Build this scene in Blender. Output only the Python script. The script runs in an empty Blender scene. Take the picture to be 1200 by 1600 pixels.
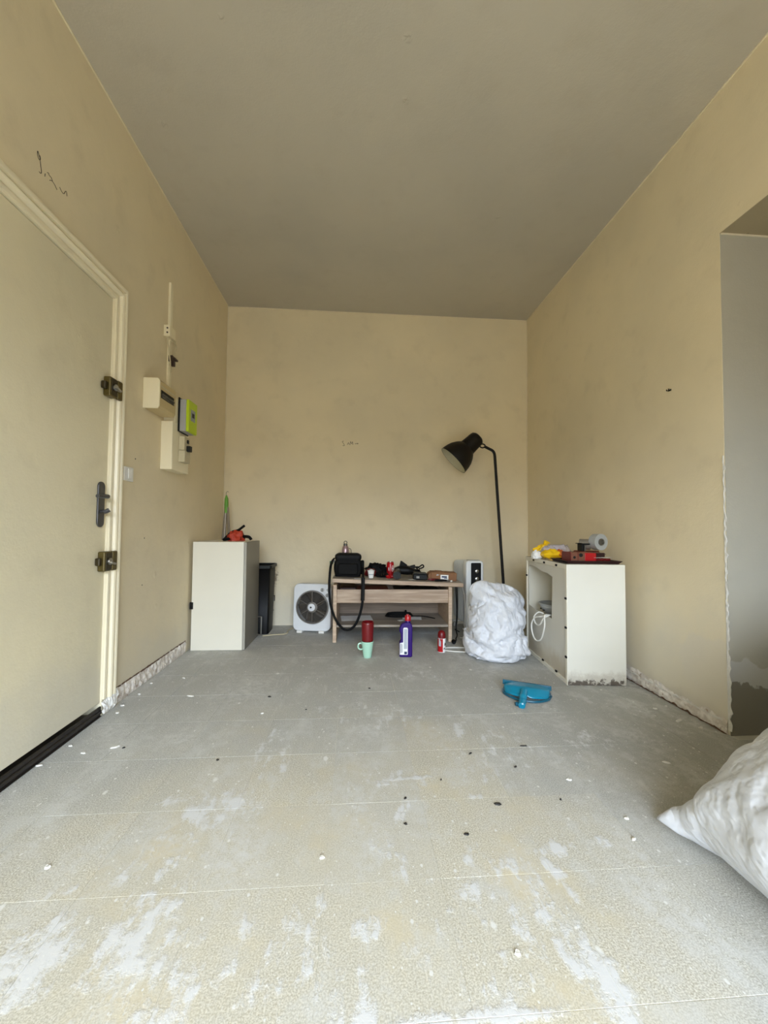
import bpy, bmesh, math, random, os
from mathutils import Vector, Matrix, noise

sc = bpy.context.scene
C = sc.collection
rnd = random.Random(7)
PI = math.pi

# ---------------------------------------------------------------- camera
F_PX, PITCH, YAW, ROLL, CAM_H = 632.26, 0.0361, 0.0739, 0.0087, 0.9127
fwd = Vector((math.sin(YAW) * math.cos(PITCH), math.cos(YAW) * math.cos(PITCH), math.sin(PITCH)))
rgt0 = Vector((math.cos(YAW), -math.sin(YAW), 0))
up0 = rgt0.cross(fwd)
rgt = math.cos(ROLL) * rgt0 + math.sin(ROLL) * up0
upv = -math.sin(ROLL) * rgt0 + math.cos(ROLL) * up0
cd = bpy.data.cameras.new('camera')
cd.sensor_fit = 'VERTICAL'
cd.sensor_height = 36
cd.sensor_width = 36
cd.lens = F_PX * 36 / 1600
cd.clip_start = 0.02
cam = bpy.data.objects.new('camera', cd)
C.objects.link(cam)
cam.matrix_world = Matrix(((rgt.x, upv.x, -fwd.x, 0), (rgt.y, upv.y, -fwd.y, 0), (rgt.z, upv.z, -fwd.z, CAM_H), (0, 0, 0, 1)))
sc.camera = cam

# ---------------------------------------------------------------- room dimensions
XL, XR, YB, ZC = -1.193, 1.675, 3.804, 2.953      # left wall, right wall, back wall, ceiling
YF = -1.55                                          # wall behind the camera, with the window
WIN = (-0.9, 1.2, 0.15, 2.2)                       # window opening x0 x1 z0 z1
OPY0, OPY1, OPZ = -0.35, 1.71, 2.286                 # opening in the right wall

# ---------------------------------------------------------------- light: overcast daylight through the window
w = bpy.data.worlds.new('overcast sky')
sc.world = w
w.use_nodes = True
wn, wl = w.node_tree.nodes, w.node_tree.links
bg = wn['Background']
tc = wn.new('ShaderNodeTexCoord')
sx = wn.new('ShaderNodeSeparateXYZ')
wr = wn.new('ShaderNodeValToRGB')
wl.new(tc.outputs['Generated'], sx.inputs[0])
mr = wn.new('ShaderNodeMapRange')
mr.inputs[1].default_value = -0.3
mr.inputs[2].default_value = 0.7
wl.new(sx.outputs['Z'], mr.inputs[0])
wl.new(mr.outputs[0], wr.inputs[0])
els = wr.color_ramp.elements
els[0].position = 0.36
els[0].color = (0.085, 0.078, 0.068, 1)
els[1].position = 0.50
els[1].color = (0.74, 0.855, 1.0, 1)
wl.new(wr.outputs[0], bg.inputs[0])
bg.inputs[1].default_value = 9.0
pl = bpy.data.lights.new('window_daylight', 'AREA')
pl.shape = 'RECTANGLE'
pl.size = WIN[1] - WIN[0]
pl.size_y = WIN[3] - WIN[2]
pl.cycles.is_portal = True
po = bpy.data.objects.new('window_daylight', pl)
C.objects.link(po)
po.location = ((WIN[0] + WIN[1]) / 2, YF - 0.02, (WIN[2] + WIN[3]) / 2)
po.rotation_euler = (PI / 2, 0, 0)
po.rotation_euler = Vector((0, 1, 0)).to_track_quat('-Z', 'Z').to_euler()

vs = sc.view_settings
vs.view_transform = 'Standard'
vs.look = 'None'
vs.gamma = 1.0
vs.use_curve_mapping = False
vs.exposure = 1.42
sc.cycles.max_bounces = 8
sc.cycles.diffuse_bounces = 6

# ---------------------------------------------------------------- materials
def srgb(r, g, b):
    f = lambda c: ((c / 255 + 0.055) / 1.055) ** 2.4 if c > 10 else c / 255 / 12.92
    return (f(r), f(g), f(b), 1)

class NT:
    """small node helper"""
    def __init__(s, name):
        s.m = bpy.data.materials.new(name)
        s.m.use_nodes = True
        s.n, s.l = s.m.node_tree.nodes, s.m.node_tree.links
        s.b = s.n['Principled BSDF']
        s.geo = None
    def pos(s):
        if not s.geo: s.geo = s.n.new('ShaderNodeNewGeometry')
        return s.geo.outputs['Position']
    def obco(s):
        return s.n.new('ShaderNodeTexCoord').outputs['Object']
    def setin(s, sock, v):
        if hasattr(v, 'is_output') or isinstance(v, bpy.types.NodeSocket): s.l.new(v, sock)
        else: sock.default_value = v
    def math(s, op, a, b=0.0, clamp=False):
        n = s.n.new('ShaderNodeMath'); n.operation = op; n.use_clamp = clamp
        s.setin(n.inputs[0], a); s.setin(n.inputs[1], b)
        return n.outputs[0]
    def noise(s, co, scale, detail=4, rough=0.55, stretch=None, rot=0):
        if stretch or rot: co = s.mapping(co, scale=stretch or (1, 1, 1), rot=rot)
        n = s.n.new('ShaderNodeTexNoise')
        s.l.new(co, n.inputs['Vector'])
        n.inputs['Scale'].default_value = scale; n.inputs['Detail'].default_value = detail; n.inputs['Roughness'].default_value = rough
        return n.outputs['Fac']
    def mapping(s, co, loc=(0, 0, 0), scale=(1, 1, 1), rot=0):
        n = s.n.new('ShaderNodeMapping')
        s.l.new(co, n.inputs[0])
        n.inputs['Location'].default_value = loc; n.inputs['Scale'].default_value = scale; n.inputs['Rotation'].default_value = (0, 0, rot)
        return n.outputs[0]
    def vor(s, co, scale, feature='F1'):
        n = s.n.new('ShaderNodeTexVoronoi'); n.feature = feature
        s.l.new(co, n.inputs['Vector']); n.inputs['Scale'].default_value = scale
        return n
    def ramp(s, f, a, b):
        n = s.n.new('ShaderNodeMapRange'); n.interpolation_type = 'SMOOTHSTEP'
        s.setin(n.inputs[0], f); n.inputs[1].default_value = a; n.inputs[2].default_value = b
        return n.outputs[0]
    def mix(s, f, a, b):
        n = s.n.new('ShaderNodeMix'); n.data_type = 'RGBA'
        s.setin(n.inputs[0], f); s.setin(n.inputs[6], a); s.setin(n.inputs[7], b)
        return n.outputs[2]
    def sep(s, co):
        n = s.n.new('ShaderNodeSeparateXYZ'); s.l.new(co, n.inputs[0]); return n.outputs
    def bump(s, h, strength=0.2, dist=0.002, prev=None):
        n = s.n.new('ShaderNodeBump'); s.l.new(h, n.inputs['Height'])
        n.inputs['Strength'].default_value = strength; n.inputs['Distance'].default_value = dist
        if prev is not None: s.l.new(prev, n.inputs['Normal'])
        return n.outputs[0]
    def out(s, col, rough=0.6, metal=0.0, normal=None, spec=None):
        s.setin(s.b.inputs['Base Color'], col); s.setin(s.b.inputs['Roughness'], rough); s.setin(s.b.inputs['Metallic'], metal)
        if normal is not None: s.l.new(normal, s.b.inputs['Normal'])
        if spec is not None: s.b.inputs['Specular IOR Level'].default_value = spec
        return s.m

def plain(name, rgb, rough=0.5, metal=0.0, var=0.08, vscale=25, bump=0.0, bscale=200, spec=None, world=False):
    t = NT(name); c = srgb(*rgb)
    co = t.pos() if world else t.obco()
    d = tuple(x * (1 - var * 2) for x in c[:3]) + (1,)
    col = t.mix(t.noise(co, vscale, 3), d, c)
    nrm = t.bump(t.noise(co, bscale, 2), bump) if bump else None
    return t.out(col, rough, metal, nrm, spec)

def wall_paint(name, rgb, grey=None, extra=None):
    """old cream paint, a little grime, pocks and orange-peel relief; EXTRA(t, p, col) adds stains"""
    t = NT(name); p = t.pos(); c = srgb(*rgb)
    big = t.noise(p, 1.1, 4); mid = t.noise(p, 6, 5)
    col = t.mix(t.ramp(big, 0.35, 0.7), c, tuple(x * y for x, y in zip(c[:3], (0.90, 0.91, 0.93))) + (1,))
    col = t.mix(t.math('MULTIPLY', t.ramp(mid, 0.52, 0.75), 0.10), col, srgb(150, 135, 110))
    v = t.vor(p, 5.5)
    rare = t.ramp(t.sep(v.outputs['Color'])[0], 0.88, 0.90)
    spot = t.math('MULTIPLY', t.math('SUBTRACT', 1.0, t.ramp(v.outputs['Distance'], 0.015, 0.035)), rare)
    col = t.mix(t.math('MULTIPLY', spot, 0.6), col, srgb(120, 105, 85))
    if extra: col = extra(t, p, col)
    fine = t.noise(p, 130, 3); lump = t.noise(p, 16, 3)
    nb = t.bump(fine, 0.25, 0.002)
    nb = t.bump(lump, 0.22, 0.008, nb)
    v2 = t.vor(t.mapping(p, (3.1, 1.7, 0.4)), 4.2)
    r2 = t.ramp(t.sep(v2.outputs['Color'])[1], 0.72, 0.76)
    bl = t.math('MULTIPLY', t.math('SUBTRACT', 1.0, t.ramp(v2.outputs['Distance'], 0.02, 0.11)), r2)
    bl = t.math('MULTIPLY', bl, t.ramp(t.noise(p, 40, 2), 0.35, 0.6))
    nb = t.bump(bl, 0.5, 0.006, nb)
    return t.out(col, 0.62, 0, nb, 0.3)

CREAM = (230, 216, 184)
def low_dirt(zmax, rgb, strength=0.6, noise_s=7):
    def f(t, p, col):
        z = t.sep(p)[2]
        m = t.math('ADD', t.math('SUBTRACT', 1.0, t.ramp(z, 0.0, zmax)), t.math('MULTIPLY', t.math('SUBTRACT', t.noise(p, noise_s, 5), 0.5), 1.1))
        return t.mix(t.math('MULTIPLY', t.ramp(m, 0.15, 0.95), strength), col, srgb(*rgb))
    return f
def back_extra(t, p, col):
    col = low_dirt(0.5, (210, 205, 190), 0.6, 4)(t, p, col)
    s = t.sep(p)
    hole = t.mapping(p, (0.73, -3.8, -0.24), (1, 1, 0.55))
    d = t.n.new('ShaderNodeVectorMath'); d.operation = 'LENGTH'; t.l.new(hole, d.inputs[0])
    m = t.math('ADD', t.math('MULTIPLY', d.outputs['Value'], 12), t.math('MULTIPLY', t.noise(p, 60, 3), 1.2))
    return t.mix(t.math('MULTIPLY', t.math('SUBTRACT', 1.0, t.ramp(m, 0.8, 1.15)), 0.7), col, srgb(105, 85, 65))
def right_extra(t, p, col):
    col = low_dirt(0.16, (190, 182, 168), 0.7, 9)(t, p, low_dirt(0.9, (214, 207, 190), 0.8, 3)(t, p, col))
    s = t.sep(p)
    near = t.math('MULTIPLY', t.math('SUBTRACT', 1.0, t.ramp(s[1], 1.75, 2.15)), t.math('SUBTRACT', 1.0, t.ramp(s[2], 0.25, 0.6)))
    m = t.math('ADD', near, t.math('MULTIPLY', t.math('SUBTRACT', t.noise(p, 5, 5), 0.5), 1.2))
    return t.mix(t.math('MULTIPLY', t.ramp(m, 0.5, 0.62), 0.5), col, srgb(216, 208, 192))
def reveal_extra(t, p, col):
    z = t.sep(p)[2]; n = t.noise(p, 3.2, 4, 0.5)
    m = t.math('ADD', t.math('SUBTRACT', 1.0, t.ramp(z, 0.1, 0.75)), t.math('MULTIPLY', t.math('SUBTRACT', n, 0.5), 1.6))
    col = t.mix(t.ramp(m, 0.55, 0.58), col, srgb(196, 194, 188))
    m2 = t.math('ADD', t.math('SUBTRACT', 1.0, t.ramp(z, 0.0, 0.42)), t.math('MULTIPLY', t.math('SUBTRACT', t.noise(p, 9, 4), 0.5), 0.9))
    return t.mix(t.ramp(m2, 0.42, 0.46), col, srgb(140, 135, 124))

M = {}
M['wall_left'] = wall_paint('cream wall paint left', CREAM, extra=low_dirt(0.5, (206, 200, 184), 0.5, 5))
M['wall_back'] = wall_paint('cream wall paint back', CREAM, extra=back_extra)
M['wall_right'] = wall_paint('cream wall paint right', CREAM, extra=right_extra)
M['wall_plain'] = wall_paint('cream wall paint', CREAM)
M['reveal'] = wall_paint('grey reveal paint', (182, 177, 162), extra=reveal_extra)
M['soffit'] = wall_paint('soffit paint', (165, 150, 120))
M['ceiling'] = wall_paint('ceiling paint', (192, 185, 169))
M['caulk'] = plain('caulk bead', (236, 224, 196), 0.6, var=0.1)
M['door'] = wall_paint('door paint', (226, 216, 186), extra=low_dirt(0.6, (200, 196, 184), 0.5, 4))
M['trim'] = plain('glossy cream trim paint', (238, 228, 200), 0.35, var=0.05, vscale=9, bump=0.05, bscale=60)
M['plaster'] = None

def plaster_mat():
    t = NT('bare broken plaster'); p = t.pos()
    n = t.noise(p, 22, 5); n2 = t.noise(t.mapping(p, (4, 2, 1)), 35, 4)
    col = t.mix(t.ramp(n, 0.4, 0.62), srgb(206, 197, 187), srgb(236, 230, 222))
    col = t.mix(t.math('MULTIPLY', t.ramp(n2, 0.62, 0.70), 0.7), col, srgb(146, 116, 92))
    return t.out(col, 0.9, 0, t.bump(t.noise(p, 70, 4), 0.6, 0.006), 0.1)
M['plaster'] = plaster_mat()
M['plaster_white'] = plain('white filler', (232, 229, 222), 0.8, var=0.15, vscale=40, bump=0.4, bscale=80)
M['plaster_brown'] = plain('brown glue line', (120, 92, 72), 0.9, var=0.3, vscale=60, bump=0.4)

STAINS = [  # x, y, radius across, radius along, turn, strength : dried plaster smears on the tiles
    (-0.43, 1.365, .16, .10, 0.3, 1.0), (-0.57, 1.43, .08, .04, 0.4, .8), (-0.47, 0.97, .13, .17, 0.2, .9), (-0.66, 0.93, .10, .14, -.5, 1.0),
    (-0.36, 0.86, .12, .12, 0.4, .75), (0.05, 0.965, .06, .04, 0.6, .95), (0.165, 1.33, .03, .085, -0.45, .9), (0.60, 1.145, .07, .04, 0.1, .95),
    (0.47, 0.92, .05, .20, 0.12, .95), (0.42, 1.10, .07, .05, 0, .85), (0.53, 0.80, .07, .14, 0.1, .9), (0.22, 0.772, .28, .022, 0.0, 1.0),
    (0.22, 1.495, .11, .018, 0.1, .9), (-0.10, 0.95, .09, .10, 0, .6), (0.34, 1.14, .06, .04, 0.5, .8), (0.50, 1.86, .05, .15, -0.4, .75),
    (-0.30, 1.70, .12, .26, 0.25, .5), (0.60, 1.78, .07, .06, 0.7, .75), (0.02, 0.80, .10, .10, 0, .7), (0.10, 1.15, .06, .12, 0.2, .55), (0.73, 1.16, .05, .03, 0, .7),
    (1.0, 1.7, .30, .10, 0.6, .45), (0.42, 1.38, .06, .03, 0.3, .7), (0.3, 2.5, .4, .12, 0.1, .45), (0.37, 0.93, .04, .04, 0, .6), (0.55, 1.05, .03, .10, .3, .8), (-.2, .85, .34, .2, 0, .42), (.36, .95, .3, .25, .1, .42), (.1, 1.45, .30, .16, 0, .38), (-.55, 1.2, .3, .2, .3, .4), (.55, 1.6, .3, .2, .4, .42), (.15, 2.0, .5, .2, 0, .4), (-.3, .62, .5, .1, 0, .5)]

def floor_mat(name, seam=False):
    t = NT(name); p = t.pos(); xyz = t.sep(p)
    oi = t.n.new('ShaderNodeObjectInfo')
    spk = t.noise(p, 250, 4, 0.75); spk2 = t.noise(t.mapping(p, (9, 3, 0)), 150, 4, 0.7)
    beige = t.mix(t.ramp(spk, 0.38, 0.62), srgb(168, 160, 138), srgb(224, 219, 204))
    beige = t.mix(t.math('MULTIPLY', t.ramp(oi.outputs['Random'], 0.2, 0.9), 0.5), beige, srgb(198, 193, 178))
    beige = t.mix(t.ramp(t.noise(p, 3.0, 4), 0.5, 0.72), beige, srgb(207, 195, 165))
    beige = t.mix(t.math('MULTIPLY', t.ramp(spk2, 0.55, 0.7), 0.5), beige, srgb(196, 190, 176))
    # grey cement dust over the tiles: thick at the far end and to both sides
    far = t.ramp(xyz[1], 1.05, 2.6)
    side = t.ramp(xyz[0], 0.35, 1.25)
    lside = t.math('MULTIPLY', t.math('SUBTRACT', 1.0, t.ramp(xyz[0], -1.1, -0.45)), 0.55)
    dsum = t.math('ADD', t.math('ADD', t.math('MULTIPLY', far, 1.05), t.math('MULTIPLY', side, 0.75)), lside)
    dn = t.math('ADD', t.noise(p, 2.2, 5, 0.6), t.math('MULTIPLY', t.noise(p, 14, 4, 0.6, (1, 0.35, 1), 0.3), 0.35))
    dm = t.ramp(t.math('ADD', t.math('ADD', dsum, dn), t.math('MULTIPLY', oi.outputs['Random'], 0.22)), 0.62, 1.75)
    dust = t.mix(t.ramp(spk, 0.36, 0.64), srgb(148, 148, 144), srgb(200, 201, 198))
    dust = t.mix(t.math('MULTIPLY', t.ramp(xyz[1], 1.8, 3.2), 0.35), dust, srgb(168, 168, 166))
    dust = t.mix(t.math('MULTIPLY', t.math('MULTIPLY', t.ramp(xyz[0], 0.5, 1.3), t.ramp(xyz[1], 1.0, 1.5)), 0.6), dust, srgb(152, 151, 144))  # dust tone goes darker towards the right, beyond the nearest tiles
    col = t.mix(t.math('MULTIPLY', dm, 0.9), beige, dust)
    # thin white film, patchy
    film = t.noise(p, 3.6, 6, 0.62, (1, 0.6, 1), 0.5)
    col = t.mix(t.math('MULTIPLY', t.math('MULTIPLY', t.ramp(film, 0.44, 0.70), 0.75), t.ramp(t.noise(p, 30, 5, 0.7), 0.36, 0.62)), col, srgb(208, 207, 203))
    col = t.mix(t.math('MULTIPLY', t.ramp(t.noise(p, 7, 6, 0.72, (1, .7, 1), .3), 0.50, 0.66), 0.45), col, srgb(206, 206, 202))
    # plaster smears with shapes of their own
    streak = t.noise(p, 26, 5, 0.65, (1.0, 0.28, 1), -0.25)
    clump = t.noise(p, 18, 6, 0.7)
    tex = t.math('ADD', t.math('MULTIPLY', streak, 0.5), t.math('MULTIPLY', clump, 0.5))
    acc = None
    for (x, y, rx, ry, a, k) in STAINS:
        ca, sa = math.cos(-a), math.sin(-a)
        n = t.n.new('ShaderNodeMapping'); n.vector_type = 'TEXTURE'
        t.l.new(p, n.inputs[0])
        n.inputs['Location'].default_value = (x, y, 0); n.inputs['Rotation'].default_value = (0, 0, a); n.inputs['Scale'].default_value = (rx, ry, 1)
        d = t.n.new('ShaderNodeVectorMath'); d.operation = 'LENGTH'; t.l.new(n.outputs[0], d.inputs[0])
        v = t.math('MULTIPLY', t.math('SUBTRACT', 1.0, t.ramp(d.outputs['Value'], 0.0, 1.5)), k)
        acc = v if acc is None else t.math('MAXIMUM', acc, v)
    m = t.ramp(t.math('ADD', t.math('MULTIPLY', acc, 0.62), t.math('MULTIPLY', t.math('SUBTRACT', tex, 0.5), 3.4)), 0.24, 0.66)
    m = t.math('MULTIPLY', m, t.ramp(acc, 0.02, 0.3))
    col = t.mix(t.math('MULTIPLY', m, 0.92), col, srgb(214, 214, 213))
    # splashes and scratches
    for sc_, lo, r0, r1, st, sh in ((9, 0.62, .04, .09, (1, .6, 1), (0, 0, 0)), (26, 0.38, .06, .13, (1, .7, 1), (3, 1, 0)), (60, 0.45, .08, .16, (1, .8, 1), (2, 8, 0)), (5, 0.78, .05, .085, (1, .45, 1), (7, 5, 0))):
        v = t.vor(t.mapping(p, sh, st, 0.4), sc_)
        dd = t.math('ADD', v.outputs['Distance'], t.math('MULTIPLY', t.math('SUBTRACT', clump, 0.5), 0.18))
        s = t.math('MULTIPLY', t.math('SUBTRACT', 1.0, t.ramp(dd, r0, r1)), t.ramp(t.sep(v.outputs['Color'])[0], lo, lo + .03))
        col = t.mix(t.math('MULTIPLY', s, 0.85), col, srgb(226, 225, 220))
    for rot, sh in ((0.5, 0), (-0.7, 4), (1.3, 9)):
        sn = t.noise(t.mapping(p, (sh, sh, 0)), 7, 2, 0.5, (1, 0.06, 1), rot)
        ln = t.math('SUBTRACT', 1.0, t.ramp(t.math('ABSOLUTE', t.math('SUBTRACT', sn, 0.5)), 0.0, 0.0045))
        ln = t.math('MULTIPLY', ln, t.ramp(t.noise(p, 4, 3), 0.5, 0.62))
        col = t.mix(t.math('MULTIPLY', ln, 0.22), col, srgb(222, 220, 212))
    if seam: col = t.mix(0.45, col, srgb(226, 222, 206))
    nb = t.bump(spk, 0.12, 0.0015)
    nb = t.bump(m, 0.35, 0.003, nb)
    rough = t.math('ADD', 0.42, t.math('MULTIPLY', t.math('MAXIMUM', dm, m), 0.4))
    return t.out(col, rough, 0, nb, 0.35)
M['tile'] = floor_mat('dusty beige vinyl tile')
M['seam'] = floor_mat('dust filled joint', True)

M['white_lacquer'] = plain('white lacquered board', (230, 225, 209), 0.4, var=0.03, vscale=6)
M['grey_lacquer'] = plain('grey lacquered board', (122, 118, 108), 0.38, var=0.04, vscale=4)
M['grey_edge'] = plain('pale grey board edge', (168, 164, 152), 0.5)
M['black_plastic'] = plain('black plastic', (10, 10, 11), 0.5, var=0.1, spec=.25)
M['black_rubber'] = plain('black rubber', (9, 9, 10), 0.65, spec=.25)
M['black_fabric'] = plain('black nylon', (8, 8, 9), 0.7, spec=.2, bump=0.3, bscale=350)
M['dark_grey'] = plain('dark grey plastic', (24, 26, 24), 0.5, spec=.3)
M['lamp_black'] = plain('matt black lamp metal', (15, 11, 9), 0.5, var=0.1, spec=.3)
M['lamp_inside'] = plain('cream enamel', (205, 200, 172), 0.5)
M['chrome'] = plain('brushed chrome', (190, 190, 188), 0.28, 1.0)
M['dull_steel'] = plain('dull steel', (118, 116, 112), 0.42, 0.85)
M['pewter'] = plain('dark pewter', (98, 98, 100), 0.4, 0.8)
M['olive_brass'] = plain('olive bronze enamel', (96, 82, 38), 0.38, 0.35, var=0.15, vscale=40)
M['olive_dark'] = plain('dark bronze enamel', (56, 46, 20), 0.4, 0.3)
M['threshold'] = plain('dark wood threshold', (34, 28, 24), 0.35, var=0.2)
M['cream_plastic'] = plain('cream plastic', (240, 230, 200), 0.45, var=0.03)
M['beige_plastic'] = plain('aged beige plastic', (204, 184, 138), 0.5, var=0.06)
M['white_plastic'] = plain('white plastic', (232, 230, 224), 0.4, var=0.03)
M['grey_plastic'] = plain('light grey plastic', (176, 176, 174), 0.45)
M['fan_white'] = plain('fan housing', (222, 224, 226), 0.4, var=0.03)
M['fan_grille'] = plain('fan grille grey', (112, 106, 98), 0.5)
M['fan_blade'] = plain('fan blade grey', (70, 62, 54), 0.5)
M['fan_dark'] = plain('fan cavity', (40, 36, 32), 0.7)
M['lime'] = plain('lime green plastic', (190, 214, 20), 0.4, var=0.03)
M['screen'] = plain('display glass', (150, 158, 160), 0.2)
M['breaker'] = plain('bakelite cream', (206, 196, 164), 0.5, var=0.1)
M['wood_fan'] = None
M['red'] = plain('red lacquer can', (176, 14, 24), 0.28, var=0.05)
M['deep_red'] = plain('deep red plastic', (112, 8, 15), 0.35, var=0.05)
M['dark_red'] = plain('dark red board', (112, 22, 24), 0.45, var=0.15)
M['maroon'] = plain('black maroon tray', (44, 16, 18), 0.35)
M['mint'] = plain('mint glazed ceramic', (176, 220, 196), 0.25, var=0.03)
M['purple'] = plain('purple bottle', (44, 8, 104), 0.36, spec=.3, var=0.05)
M['teal'] = plain('teal plastic', (8, 128, 160), 0.22, var=0.04)
M['teal_dark'] = plain('teal plastic thick', (4, 88, 112), 0.35)
M['cardboard'] = plain('brown cardboard', (140, 98, 66), 0.8, var=0.12, bump=0.2)
M['paper'] = plain('white paper', (238, 238, 236), 0.7, var=0.04)
M['label_pale'] = plain('label grey print', (190, 198, 206), 0.6, var=0.2, vscale=120)
M['ink'] = plain('blue black ink', (40, 52, 92), 0.6)
M['ink_black'] = plain('black ink', (24, 22, 22), 0.6)
M['pencil'] = plain('pencil line', (62, 50, 40), 0.8, var=0.3, vscale=60)
M['print_orange'] = plain('orange print', (214, 110, 30), 0.6)
M['yellow'] = plain('yellow plastic film', (246, 200, 20), 0.35, var=0.06)
M['clear_wrap'] = plain('milky plastic film', (208, 200, 206), 0.25, var=0.15, vscale=18)
M['brownprint'] = plain('brown print on carton', (136, 84, 60), 0.5, var=0.3, vscale=70)
M['radiator'] = plain('white enamel', (224, 228, 230), 0.3, var=0.02)
M['rad_fin'] = plain('fin enamel grey', (196, 196, 188), 0.35, var=0.03)
M['cable_white'] = plain('white cable', (230, 228, 220), 0.5)
M['cable_cream'] = plain('cream wire', (206, 194, 160), 0.5)
M['copper'] = plain('brown terminal block', (60, 42, 34), 0.5)
M['green'] = plain('green grip', (108, 168, 60), 0.5)
M['green_dark'] = plain('dark green tag', (18, 92, 50), 0.5)
M['pole_grey'] = plain('grey tube', (150, 138, 120), 0.4, 0.2)
M['orange_red'] = plain('orange red fabric', (196, 62, 34), 0.6, var=0.2, bump=0.3)
M['tape_grey'] = plain('grey tape', (166, 168, 166), 0.35, var=0.08)
M['tape_side'] = plain('dull grey tape', (120, 112, 100), 0.45)
M['pink_metal'] = plain('pinkish metal bottle', (188, 160, 164), 0.3, 0.6, var=0.15)
M['debris'] = plain('black debris', (38, 34, 30), 0.7, var=0.3)
M['plaster_chip'] = plain('white plaster crumb', (226, 223, 214), 0.85, var=0.1, world=False)

def wood_mat(name, a, b):
    t = NT(name); p = t.obco()
    g = t.noise(p, 14, 5, 0.6, (0.25, 4, 4)); f = t.noise(p, 60, 3, 0.6, (0.15, 3, 3))
    col = t.mix(t.ramp(g, 0.35, 0.68), srgb(*a), srgb(*b))
    col = t.mix(t.math('MULTIPLY', t.ramp(f, 0.5, 0.7), 0.3), col, srgb(120, 100, 82))
    return t.out(col, 0.5, 0, t.bump(f, 0.1, 0.001))
M['oak'] = wood_mat('greyed oak laminate', (160, 136, 114), (190, 168, 145))
M['oak_shaded'] = wood_mat('shaded oak back panel', (112, 95, 78), (132, 114, 95))  # darker copy of the oak, with the shade under the table painted in
M['oak_v'] = wood_mat('greyed oak laminate upright', (184, 158, 134), (208, 186, 160))
M['oak_dusty'] = wood_mat('dusty oak top', (140, 130, 118), (168, 158, 146))

def cloth_mat():
    t = NT('white woven plastic sack'); p = t.obco()
    wn_ = t.noise(p, 16, 3, 0.6, (1.0, 0.5, 0.6), 0.6)
    cr = t.ramp(t.math('ABSOLUTE', t.math('SUBTRACT', wn_, 0.5)), 0.0, 0.14)
    n = t.noise(p, 6, 4)
    col = t.mix(n, srgb(206, 209, 216), srgb(222, 224, 229))
    return t.out(col, 0.5, 0, t.bump(cr, 0.28, 0.010, t.bump(t.noise(p, 420, 2), 0.08, 0.001)), 0.35)
M['cloth'] = cloth_mat()

def rusty_white():
    t = NT('white panel with rust at the foot'); p = t.obco(); s = t.sep(p)
    m = t.math('ADD', t.math('SUBTRACT', 1.0, t.ramp(s[2], 0.0, 0.17)), t.math('MULTIPLY', t.math('SUBTRACT', t.noise(p, 14, 6, 0.7), 0.5), 1.3))
    col = t.mix(t.noise(p, 5, 3), srgb(222, 220, 208), srgb(231, 228, 217))
    col = t.mix(t.math('MULTIPLY', t.ramp(m, 0.45, 0.9), 0.55), col, srgb(176, 166, 150))
    m2 = t.math('ADD', t.math('SUBTRACT', 1.0, t.ramp(s[2], 0.0, 0.10)), t.math('MULTIPLY', t.math('SUBTRACT', t.noise(p, 32, 6, 0.7), 0.5), 1.8))
    col = t.mix(t.math('MULTIPLY', t.ramp(m2, 0.72, 0.95), 0.9), col, srgb(74, 62, 52))
    return t.out(col, 0.38, 0)
M['rusty'] = rusty_white()
def side_stain():
    t = NT('white panel with yellowed foot'); p = t.obco(); s = t.sep(p)
    m = t.math('ADD', t.math('SUBTRACT', 1.0, t.ramp(s[2], 0.0, 0.32)), t.math('MULTIPLY', t.math('SUBTRACT', t.noise(p, 8, 5, 0.7), 0.5), 0.8))
    col = t.mix(t.math('MULTIPLY', t.ramp(m, 0.4, 1.0), 0.55), srgb(214, 211, 200), srgb(176, 158, 126))
    return t.out(col, 0.4, 0)
M['side_panel'] = side_stain()

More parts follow.
